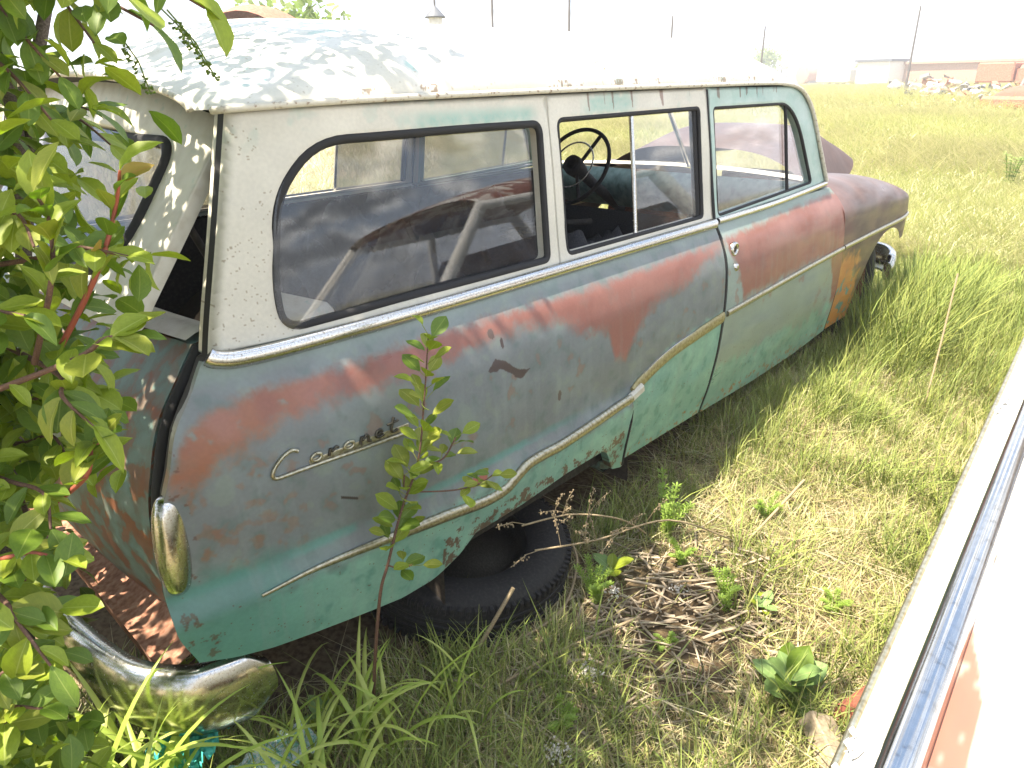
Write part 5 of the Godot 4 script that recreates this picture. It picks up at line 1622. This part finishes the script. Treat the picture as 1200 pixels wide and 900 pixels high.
func make_white_car():
	var t := thing("white_car", "white sedan with a chrome fender strip, close in the bottom right corner", "car", Vector3(0.44, 0, 2.01))
	t.rotation.y = 0.0657
	var wp := mat(Color.WHITE, 0.4, 0.0, white_paint())
	var uvf := func(p: Vector3) -> Vector2: return Vector2((p.x + 1.5) / 6.0, clampf(p.z, 0.0, 1.9) / 1.9)
	var sec := [[0.30, 0.05], [0.42, 0.015], [0.60, -0.004], [0.75, -0.010], [0.83, -0.006], [0.872, 0.002], [0.892, 0.010], [0.903, 0.022], [0.910, 0.040], [0.918, 0.075], [0.928, 0.16], [0.945, 0.35], [0.965, 0.60], [0.975, 0.92]]
	var f := func(u: float, v: float) -> Vector3:
		var x := lerpf(-1.25, 4.3, u)
		var n := sec.size() - 1
		var w := v * 2.0 * n
		var far := w > n
		if far: w = 2.0 * n - w
		var i := mini(int(w), n - 1)
		var y: float = lerpf(sec[i][0], sec[i + 1][0], w - i)
		var z: float = lerpf(sec[i][1], sec[i + 1][1], w - i)
		# hood falls to the nose, boot to the tail
		var drop := 0.22 * pow(sm(-0.2, -1.3, x), 1.6) + 0.16 * sm(3.6, 4.35, x)
		y -= drop * sm(0.5, 0.95, y)
		var nose := 0.16 * pow(sm(-0.7, -1.3, x), 2.0) + 0.12 * pow(sm(3.8, 4.35, x), 2.0)
		if x > 1.55 and x < 3.75: y -= 0.0
		z = lerpf(z + nose, 0.92, 0.0) if z < 0.5 else z
		return Vector3(x, y, 1.84 - z if far else z)
	var b := MB.new()
	b.grid(130, 2 * (sec.size() - 1) * 2, f, uvf)
	part("body", b, wp, t, "white body with a primer-red patch beside the chrome strip")
	for e in [[-1.25, 0.0], [4.3, 1.0]]:
		var ring := []
		for k in 53: ring.append(f.call(e[1], k / 52.0))
		var cap := MB.new(); cap.fan(ring, Vector3(e[0] - 0.04 * (1.0 - 2.0 * e[1]), 0.6, 0.92), uvf)
		part("end_panel", cap, wp, t)
	var cs := []
	for k in 40:
		var x := lerpf(-0.9, 1.5, k / 39.0)
		cs.append(Vector3(x, 0.922 - 0.22 * pow(sm(-0.2, -1.3, x), 1.6), 0.049 + 0.010 * x))
	part("chrome_strip", strip(cs, 0.018, 1.05), M.strip, t)
	var lip := []
	for k in 40:
		var x := lerpf(-0.5, 1.6, k / 39.0)
		lip.append(Vector3(x, 0.868 - 0.22 * pow(sm(-0.2, -1.3, x), 1.6), -0.002))
	part("rolled_edge", strip(lip, 0.0045, 1.0), M.tarnish, t)
	var fl := MB.new()
	fl.box(Transform3D(Basis.from_euler(Vector3(0.0, 0.03, 0.0)), Vector3(0.74, 0.60, -0.022)), Vector3(0.20, 0.07, 0.016), 0.004)
	part("trim_flap", fl, wp, t)
	# peeled scab of paint on the edge
	for s in [Vector3(0.98, 0.893, 0.012), Vector3(1.02, 0.900, 0.018), Vector3(-0.02, 0.890, 0.008), Vector3(0.03, 0.893, 0.009)]:
		var sc := MB.new()
		sc.grid(10, 6, func(u: float, v: float) -> Vector3: return s + Vector3((u - 0.5) * 0.030 + 0.006 * sin(v * 7.0), 0.003 + 0.004 * sin(u * 9.0) * v + 0.003 * v, (v - 0.5) * 0.012 + 0.004 * sin(u * 11.0)))
		part("paint_scab", sc, wp, t)
	# greenhouse, mirrored in the wagon's glass
	var rp := MB.new()
	rp.grid(40, 30, func(u: float, v: float) -> Vector3:
		var a := (v - 0.5) * PI
		var x := lerpf(1.95, 3.45, u)
		var cr := 1.50 - 0.10 * pow(absf(u - 0.45) * 1.9, 2.2)
		return Vector3(x, 1.34 + (cr - 1.34) * pow(cos(a), 0.8), 0.92 + 0.70 * signf(sin(a)) * pow(absf(sin(a)), 0.8)))
	var rmat := tri_mat(noise_tex(74, 0.010, [[0.0, rgb(112, 66, 48)], [0.52, rgb(128, 78, 58)], [0.58, rgb(212, 206, 196)], [1.0, rgb(222, 219, 212)]]), 0.4, 0.9)
	part("roof", rp, rmat, t)
	for far in [0.0, 1.0]:
		var mz := func(p: Vector3) -> Vector3: return Vector3(p.x, p.y, 1.84 - p.z if far > 0.5 else p.z)
		for pl in [[Vector3(1.50, 0.95, 0.14), Vector3(1.98, 1.35, 0.24), 0.035], [Vector3(2.62, 0.95, 0.10), Vector3(2.62, 1.36, 0.22), 0.035], [Vector3(3.72, 0.95, 0.16), Vector3(3.42, 1.35, 0.24), 0.06], [Vector3(1.95, 1.345, 0.225), Vector3(3.45, 1.345, 0.225), 0.022], [Vector3(1.45, 0.955, 0.10), Vector3(3.80, 0.955, 0.12), 0.02]]:
			part("pillar", strip([mz.call(pl[0]), mz.call(pl[1])], pl[2], 0.7), wp, t)
		var sw := MB.new()
		sw.grid(10, 4, func(u: float, v: float) -> Vector3: return mz.call(Vector3(lerpf(lerpf(1.52, 3.70, u), lerpf(1.98, 3.42, u), v), lerpf(0.95, 1.35, v), lerpf(0.13, 0.225, v))))
		part("side_pane", sw, M.glass, t)
	for g in [[1.50, 1.98], [3.74, 3.42]]:
		var wsn := MB.new()
		wsn.grid(16, 6, func(u: float, v: float) -> Vector3:
			var z := lerpf(-1, 1, u)
			var s := -1.0 if g[0] < 2.0 else 1.0
			return Vector3(lerpf(g[0], g[1], v) + s * 0.14 * (1.0 - z * z), lerpf(0.96, 1.36, v), 0.92 + lerpf(0.78, 0.68, v) * z))
		part("windscreen", wsn, M.glass, t)
	var vinyl := tri_mat(noise_tex(75, 0.03, [[0.0, rgb(92, 70, 56)], [1.0, rgb(128, 100, 80)]]), 0.7, 3.0)
	for x in [2.35, 3.25]:
		part("seat", bx(Vector3(x, 0.62, 0.92), Vector3(0.52, 0.2, 1.4), 0.0, 0.06), vinyl, t)
		part("seat", bx(Vector3(x + 0.28, 0.90, 0.92), Vector3(0.16, 0.5, 1.4), 0.0, 0.06), vinyl, t)
	for x in [-0.45, 3.1]:
		for z in [0.13, 1.71]:
			var w := Node3D.new(); w.name = "wheel"; t.add_child(w, true)
			w.position = Vector3(x, 0.32, z); w.rotation.x = PI / 2
			part("tyre", tyre_mesh(0.32), M.rubber_old, w)
			part("rim", rim_mesh(), M.rust, w)

# ---------------------------------------------------------------- small things on the ground
func make_debris():
	var t := thing("lying_tyre", "black flat tyre lying in the shade under the wagon's rear wheel arch", "tyre", Vector3(1.15, 0.10, 0.685))
	t.rotation = Vector3(0.13, 0.0, -0.05)
	var b := MB.new()
	var r := 0.345
	b.lathe(Transform3D.IDENTITY, [[r * 0.60, 0.060], [r * 0.66, 0.082], [r * 0.80, 0.092], [r * 0.93, 0.082], [r * 0.985, 0.062], [r, 0.030], [r, 0.0], [r, -0.030], [r * 0.985, -0.062], [r * 0.93, -0.082], [r * 0.80, -0.092], [r * 0.66, -0.082], [r * 0.60, -0.060]], 72)
	part("carcass", b, M.rubber_old, t)
	part("rim", rim_mesh(), M.dark_metal, t)
	var lug := MB.new()
	for i in 96:
		var a := TAU * i / 96
		for s in [-1.0, 1.0]:
			lug.box(Transform3D(Basis(Vector3.UP, -a), Vector3(cos(a), 0, sin(a)) * (r * 0.985) + Vector3.UP * 0.058 * s), Vector3(0.022, 0.026, 0.013), 0.002)
	var lg = part("tread_lugs", lug, M.rubber_old, t)
	lg.set_meta("kind", "stuff")
	for y in [-0.025, 0.0, 0.025]:
		var rib := []
		for i in 72: rib.append(Vector3(cos(TAU * i / 72) * (r + 0.001), y, sin(TAU * i / 72) * (r + 0.001)))
		var rm := MB.new(); rm.tube(rib, 0.005, 6, false, true)
		part("tread_rib", rm, M.rubber_old, t)
	# crumpled turquoise sheet and flaking board at the bottom edge
	var nz := FastNoiseLite.new(); nz.seed = 12; nz.frequency = 9.0; nz.fractal_type = FastNoiseLite.FRACTAL_RIDGED
	var s := MB.new()
	s.grid(36, 30, func(u: float, v: float) -> Vector3:
		var p := Vector3((u - 0.5) * 0.20, 0.0, (v - 0.5) * 0.16)
		p.x += 0.01 * sin(v * 17.0) * absf(u - 0.5) * 2.0; p.z += 0.008 * sin(u * 23.0)
		p.y = 0.06 * sin(u * 2.6 + 0.3) + 0.030 * nz.get_noise_2d(u, v) + 0.03 * v
		return Vector3(0.235, 0.07, 0.775) + p.rotated(Vector3.UP, 0.5))
	single("turquoise_sheet", s, tri_mat(noise_tex(81, 0.04, [[0.0, rgb(40, 138, 132)], [0.6, rgb(60, 168, 160)], [1.0, rgb(120, 200, 190)]]), 0.55, 6.0), "crumpled bright turquoise sheet under the rear bumper", "scrap sheet")
	var fb := MB.new()
	fb.grid(40, 14, func(u: float, v: float) -> Vector3:
		return Vector3(0.19 + 0.26 * u, 0.055 + 0.012 * nz.get_noise_2d(u * 3.0, v * 2.0) + 0.01 * sin(u * 40.0) * (1.0 - v) * v, 0.85 + 0.10 * v + 0.006 * sin(u * 37.0)))
	fb.grid(40, 2, func(u: float, v: float) -> Vector3:
		return Vector3(0.19 + 0.26 * u, lerpf(0.055, 0.02, v) + 0.012 * nz.get_noise_2d(u * 3.0, 0.0), 0.85 + 0.006 * sin(u * 37.0)))
	single("flaking_board", fb, tri_mat(noise_tex(82, 0.05, [[0.0, rgb(70, 160, 156)], [0.38, rgb(116, 190, 184)], [0.46, rgb(220, 224, 226)], [1.0, rgb(236, 236, 238)]], 512, 5, true), 0.7, 3.0), "flaking white and turquoise painted board at the bottom edge", "board")
	var wb := MB.new()
	wb.box(Transform3D(Basis.from_euler(Vector3(0.5, 0.9, 0.15)), Vector3(1.25, 0.05, 1.83)), Vector3(0.14, 0.05, 0.075), 0.005)
	single("wood_block", wb, tri_mat(noise_tex(83, 0.03, [[0.0, rgb(116, 100, 80)], [0.5, rgb(160, 144, 120)], [1.0, rgb(188, 174, 150)]]), 0.9, 5.0), "weathered wood block on the ground below the white car's fender", "wood block")
	var rb := MB.new()
	rb.box(Transform3D(Basis.from_euler(Vector3(0.2, -0.3, 0.1)), Vector3(1.42, 0.04, 1.87)), Vector3(0.16, 0.07, 0.10), 0.01)
	single("brick", rb, tri_mat(noise_tex(84, 0.05, [[0.0, rgb(116, 66, 50)], [1.0, rgb(150, 92, 72)]]), 0.95, 6.0), "red brick half hidden below the white car's fender", "brick")
	# dried nest on the roof edge
	var ne := MB.new()
	var q := RandomNumberGenerator.new(); q.seed = 31
	for i in 130:
		var c := Vector3(1.70, 1.505, 0.725) + Vector3(q.randfn(0, 0.030), absf(q.randfn(0, 0.012)), q.randfn(0, 0.016))
		var d := Vector3(q.randf_range(-1, 1), q.randf_range(-0.2, 0.4), q.randf_range(-1, 1)).normalized() * q.randf_range(0.012, 0.035)
		ne.tube([c - d * 0.5, c + d * 0.5], 0.0015, 4)
	single("moss_tuft", ne, mat(rgb(150, 122, 86), 1.0), "small tuft of dried moss and straw on the roof's edge", "moss tuft")

# ---------------------------------------------------------------- far background
func bx(at: Vector3, s: Vector3, yaw := 0.0, bev := 0.02, tilt := 0.0) -> MB:
	var m := MB.new()
	m.box(Transform3D(Basis.from_euler(Vector3(tilt, yaw, 0.0)), at), s, bev)
	return m

func make_background():
	var grey := tri_mat(noise_tex(91, 0.03, [[0.0, rgb(120, 116, 112)], [1.0, rgb(164, 160, 156)]]), 0.8, 0.3)
	var white := tri_mat(noise_tex(92, 0.03, [[0.0, rgb(196, 192, 186)], [1.0, rgb(224, 222, 218)]]), 0.7, 0.3)
	var wood := tri_mat(noise_tex(93, 0.03, [[0.0, rgb(130, 104, 84)], [0.5, rgb(166, 136, 112)], [1.0, rgb(190, 164, 142)]]), 0.9, 0.4)
	var roofm := mat(rgb(92, 95, 100), 0.6)
	var orange := tri_mat(noise_tex(94, 0.03, [[0.0, rgb(128, 82, 62)], [0.5, rgb(166, 112, 88)], [1.0, rgb(188, 144, 118)]]), 0.8, 0.5)
	var pole := mat(rgb(96, 92, 88), 0.9)
	# poles
	var P := [[Vector3(32.06, 0, -29.35), 8.5, "far utility pole, first to the right of the dark-capped tower"], [Vector3(34.94, 0, -26.1), 8.2, "far utility pole, second to the right of the dark-capped tower"], [Vector3(42.51, 0, -24.02), 5.0, "short far pole above the middle of the wagon's roof"], [Vector3(54.17, 0, -23.44), 4.8, "short far pole just left of the wagon's front roof corner"], [Vector3(57.6, 0, -14.28), 5.65, "tall leaning-looking pole standing behind the scrap heap"], [Vector3(150.0, 0, -58.0), 7.0, "very distant thin pole beside the round tank end"]]
	for q in P:
		var t := thing("utility_pole", q[2], "pole", q[0], "poles on the horizon")
		var m := MB.new(); m.tube([Vector3(0, -0.3, 0), Vector3(0, q[1], 0)], [0.09, 0.06], 8)
		part("shaft", m, pole, t)
	# tower with dark cap
	var tw := thing("capped_tower", "distant white tower with a dark conical cap and a mast, above the roof", "tower", Vector3(26.41, 0, -27.83))
	var a := MB.new(); a.lathe(Transform3D.IDENTITY, [[0.36, -0.2], [0.34, 4.45], [0.0, 4.45]], 16)
	part("shaft", a, white, tw)
	var c := MB.new(); c.lathe(Transform3D.IDENTITY, [[0.0, 4.44], [0.52, 4.44], [0.50, 4.52], [0.04, 4.98]], 16)
	part("cap", c, roofm, tw)
	var ma := MB.new(); ma.tube([Vector3(0, 4.9, 0), Vector3(0, 7.0, 0)], 0.045, 6)
	part("mast", ma, pole, tw)
	# red roof at the upper left
	var rs := thing("red_roofed_shed", "reddish roof of a shed rising beyond the wagon's roof at the upper left", "shed", Vector3(12.2, 0, -19.8))
	rs.rotation.y = 0.6
	part("wall", bx(Vector3(0, 1.3, 0), Vector3(2.2, 2.9, 3.0)), wood, rs)
	var rf := MB.new()
	rf.grid(12, 10, func(u: float, v: float) -> Vector3: return Vector3(lerpf(-1.3, 1.3, u), 2.75 + 0.95 * sin(v * PI) * (1.0 - 0.25 * pow(absf(u * 2 - 1), 3.0)), lerpf(-1.7, 1.7, v)))
	part("roof", rf, orange, rs)
	# low sheds and trailers on the skyline
	var s1 := thing("long_shed", "long low weathered shed behind the scrap heap on the right", "shed", Vector3(112.0, 0, -24.0))
	s1.rotation.y = 1.33
	part("wall", bx(Vector3(0, 1.3, 0), Vector3(18.0, 2.6, 5.0)), wood, s1)
	part("roof", bx(Vector3(0, 2.75, 0), Vector3(18.6, 0.3, 5.8)), wood, s1)
	for k in 6:
		part("window", bx(Vector3(-7.5 + k * 3.0, 1.5, 2.53), Vector3(1.0, 0.9, 0.08)), roofm, s1)
	var s2 := thing("flat_roofed_hut", "hut with a dark flat roof at the left end of the long shed", "hut", Vector3(110.0, 0, -32.6))
	s2.rotation.y = 1.33
	part("wall", bx(Vector3(0, 1.5, 0), Vector3(4.6, 3.0, 4.0)), white, s2)
	part("roof", bx(Vector3(0, 3.15, 0), Vector3(5.2, 0.32, 4.6)), roofm, s2)
	part("window", bx(Vector3(-1.0, 1.5, 2.04), Vector3(0.9, 0.9, 0.1)), roofm, s2)
	part("door", bx(Vector3(1.1, 1.0, 2.04), Vector3(0.95, 2.0, 0.1)), wood, s2)
	for q in [[Vector3(118.0, 0, -42.3), "white trailer on the skyline right of the round tank end", 3.6], [Vector3(112.5, 0, -38.2), "white trailer nearest the flat-roofed hut", 3.2]]:
		var t := thing("white_trailer", q[1], "trailer", q[0], "white trailers on the skyline")
		t.rotation.y = 1.2
		part("body", bx(Vector3(0, 1.35, 0), Vector3(q[2], 1.9, 2.0), 0.0, 0.2), white, t)
		part("window", bx(Vector3(-0.5, 1.7, 1.02), Vector3(0.9, 0.6, 0.08)), roofm, t)
		for x in [-0.8, 0.8]:
			var w := MB.new(); w.lathe(Transform3D(Basis(Vector3.RIGHT, Vector3.BACK, Vector3.UP), Vector3(x, 0.36, 0.9)), [[0.0, -0.1], [0.36, -0.1], [0.36, 0.1], [0.0, 0.1]], 16)
			part("wheel", w, roofm, t)
	var te := thing("round_tank", "brown round tank end standing in the grass beyond the windscreen", "tank", Vector3(147.0, 0, -57.0))
	te.rotation.y = 1.2
	var tm := MB.new(); tm.lathe(Transform3D(Basis(Vector3.RIGHT, Vector3.BACK, Vector3.UP), Vector3(0, 1.6, 0)), [[0.0, -2.2], [1.5, -2.2], [1.65, -2.0], [1.65, 2.0], [1.5, 2.2], [0.0, 2.3]], 28)
	part("shell", tm, wood, te)
	for x in [-1.0, 1.0]: part("foot", bx(Vector3(x, 0.3, 0), Vector3(0.4, 0.8, 3.0)), grey, te)
	var ft := thing("fuel_tank", "white fuel tank raised on thin legs at the far left skyline", "tank", Vector3(150.0, 0, -63.5))
	ft.rotation.y = 0.4
	var fm := MB.new(); fm.lathe(Transform3D(Basis(Vector3.BACK, Vector3.RIGHT, Vector3.UP), Vector3(0, 3.6, 0)), [[0.0, -2.6], [0.8, -2.5], [0.95, -2.2], [0.95, 2.2], [0.8, 2.5], [0.0, 2.6]], 24)
	part("shell", fm, white, ft)
	for x in [-1.6, 1.6]:
		for z in [-0.6, 0.6]:
			var lg := MB.new(); lg.tube([Vector3(x, -0.2, z), Vector3(x, 3.0, z * 0.8)], 0.09, 6)
			part("leg", lg, grey, ft)
	# far treeline tree
	var q := RandomNumberGenerator.new(); q.seed = 55
	for tr in [[Vector3(147.0, 0, -66.0), 7.0, "small round distant tree left of the fuel tank"], [Vector3(128.0, 0, -41.0), 3.4, "pale bush between the trailers and the flat-roofed hut"], [Vector3(15.0, 0, -22.5), 4.6, "yellow-green bush beside the reddish shed roof"]]:
		var t := thing("distant_tree", tr[2], "tree", tr[0], "trees on the horizon")
		var k := MB.new(); k.tube([Vector3(0, -0.2, 0), Vector3(0.1, tr[1] * 0.6, 0)], [0.16, 0.06], 7)
		part("trunk", k, M.bark, t)
		var cr := MB.new()
		for i in 1100:
			var d = Vector3(q.randfn(0, 1), q.randfn(0, 0.8), q.randfn(0, 1)) * tr[1] * 0.16
			d += Vector3(sin(i * 0.7), cos(i * 1.3) * 0.6, cos(i * 0.9)) * tr[1] * 0.12
			var p = Vector3(0, tr[1] * 0.66, 0) + d
			var aa = Vector3(q.randf_range(-1, 1), q.randf_range(-1, 1), q.randf_range(-1, 1)).normalized() * tr[1] * 0.035
			var bb = Vector3(q.randf_range(-1, 1), q.randf_range(-1, 1), q.randf_range(-1, 1)).normalized() * tr[1] * 0.035
			var i0 := cr.vert(p - aa); var i1 := cr.vert(p + bb); var i2 := cr.vert(p + aa); var i3 := cr.vert(p - bb)
			cr.tri(i0, i1, i2); cr.tri(i0, i2, i3)
		part("crown", cr, M.far_leaf, t)
	# long pale building on the far skyline
	var fb := thing("far_building", "very long pale low building along the far skyline", "building", Vector3(240.0, 0, -66.0))
	fb.rotation.y = 1.29
	part("wall", bx(Vector3(0, 1.6, 0), Vector3(62.0, 4.0, 10.0)), white, fb)
	part("roof", bx(Vector3(0, 4.2, 0), Vector3(63.0, 1.2, 11.0)), grey, fb)
	# scrap heap
	var sh := thing("scrap_heap", "long heap of grey and white scrap in the grass on the right", "scrap heap")
	var mats := [grey, white, wood, orange, grey, white, M.dark_metal]
	for i in 280:
		var f := q.randf()
		var pc := Vector3(78.0, 0, -18.5).lerp(Vector3(37.0, 0, -4.4), pow(f, 0.8)) + Vector3(q.randfn(0, 2.2), 0, q.randfn(0, 1.4))
		var sc := lerpf(1.3, 0.5, f)
		var h: float = maxf(0.0, q.randfn(0.2, 0.35)) * (1.5 - f * 1.2)
		var m := MB.new()
		# a bent, torn sheet with some thickness
		var sz := Vector3(q.randf_range(0.3, 1.3), q.randf_range(0.04, 0.22), q.randf_range(0.2, 0.7)) * sc
		var xf := Transform3D(Basis.from_euler(Vector3(q.randf_range(-0.9, 0.9), q.randf() * TAU, q.randf_range(-0.9, 0.9))), pc + Vector3(0, h, 0))
		var bend := q.randf_range(-0.5, 0.5); var k1 := q.randf_range(0.3, 1.0); var k2 := q.randf_range(0.4, 1.1)
		var top := func(u: float, v: float) -> Vector3: return xf * Vector3((u - 0.5) * sz.x * lerpf(k1, k2, v), bend * sz.x * (u - 0.5) * (u - 0.5) + sz.y * 0.5, (v - 0.5) * sz.z * lerpf(k2, 1.0, u))
		var bot := func(u: float, v: float) -> Vector3: return top.call(u, v) - xf.basis.y * sz.y
		m.grid(4, 1, top); m.grid(4, 1, bot)
		var r1 := []; var r2 := []
		for e in [[0, 0], [0.5, 0], [1, 0], [1, 1], [0.5, 1], [0, 1]]:
			r1.append(top.call(float(e[0]), float(e[1]))); r2.append(bot.call(float(e[0]), float(e[1])))
		m.loops([r1, r2])
		part("scrap_piece", m, mats[q.randi() % mats.size()], sh)
	# rusty truck body and tripod mast at the right edge
	var tk := thing("rusty_truck", "rust-orange truck body parked behind the scrap heap at the right", "truck", Vector3(68.0, 0, -10.4))
	tk.rotation.y = 1.35
	part("box", bx(Vector3(0.4, 1.45, 0), Vector3(2.6, 1.4, 2.0), 0.0, 0.1), orange, tk)
	part("cab", bx(Vector3(-1.6, 1.2, 0), Vector3(1.2, 1.5, 1.9), 0.0, 0.25), orange, tk)
	part("window", bx(Vector3(-1.7, 1.6, 0.96), Vector3(0.7, 0.45, 0.06)), roofm, tk)
	for x in [-1.4, 1.0]:
		var w := MB.new(); w.lathe(Transform3D(Basis(Vector3.RIGHT, Vector3.BACK, Vector3.UP), Vector3(x, 0.4, 0.9)), [[0.0, -0.12], [0.42, -0.12], [0.42, 0.12], [0.0, 0.12]], 18)
		part("wheel", w, roofm, tk)
	var tp := thing("tripod_frame", "grey pole tripod with a dark top standing at the right edge", "frame", Vector3(56.0, 0, -6.6))
	for k in 3:
		var m := MB.new(); m.tube([Vector3(cos(k * 2.1) * 0.9, -0.2, sin(k * 2.1) * 0.9), Vector3(0, 3.1, 0)], 0.10, 8)
		part("leg", m, grey, tp)
	part("top", bx(Vector3(0, 3.1, 0), Vector3(0.9, 0.5, 0.7), 0.3, 0.12), M.dark_metal, tp)
	var rc := thing("red_wreck", "faded red car roof in the grass at the right edge", "car wreck", Vector3(37.5, 0, -3.6))
	rc.rotation.y = 1.2
	var rcm := MB.new()
	rcm.grid(20, 14, func(u: float, v: float) -> Vector3:
		var x := lerpf(-1.6, 1.6, u); var z := lerpf(-0.8, 0.8, v)
		return Vector3(x, 0.25 + 0.75 * pow(maxf(0.0, 1.0 - pow(absf(u * 2 - 1), 2.5)), 0.6) * pow(maxf(0.0, 1.0 - pow(absf(v * 2 - 1), 3.0)), 0.5), z))
	part("shell", rcm, mat(rgb(176, 92, 74), 0.6), rc)
	part("body", bx(Vector3(0, 0.3, 0), Vector3(3.6, 0.5, 1.7), 0.0, 0.12), orange, rc)
	# lone weed in the field
	var lw := thing("field_weed", "single dark green weed standing in the field on the right", "weed", Vector3(11.6, 0.0, 0.30))
	for k in 9:
		var ang := k * 2.4
		var m := MB.new()
		var p := path([Vector3(cos(ang) * 0.03, -0.02, sin(ang) * 0.03), Vector3(cos(ang) * 0.06, 0.25, sin(ang) * 0.06), Vector3(cos(ang) * 0.12, 0.42 + 0.03 * (k % 4), sin(ang) * 0.12)], 5)
		m.tube(p, 0.004, 5)
		for j in range(3, p.size()):
			for i in 3:
				var a2 := i * 2.1 + j
				var d := Vector3(cos(a2), 0.3, sin(a2)) * 0.06
				var sd := Vector3(-sin(a2), 0, cos(a2)) * 0.016
				var i0 := m.vert(p[j]); var i1 := m.vert(p[j] + d * 0.5 + sd); var i2 := m.vert(p[j] + d); var i3 := m.vert(p[j] + d * 0.5 - sd)
				m.tri(i0, i1, i2); m.tri(i0, i2, i3)
		part("stem", m, M.far_leaf, lw)

func _ready():
	rng.seed = 20240
	make_view()
	make_materials()
	make_leaf_materials()
	M.far_leaf = mat(rgb(118, 130, 74), 0.8)
	M.far_leaf.backlight_enabled = true
	M.far_leaf.backlight = Color(0.5, 0.6, 0.3)
	make_ground()
	make_wagon()
	make_white_car()
	make_shrub()
	make_sapling()
	make_plants()
	make_debris()
	make_background()
	make_grass()
	print("built in ", Time.get_ticks_msec(), " ms")
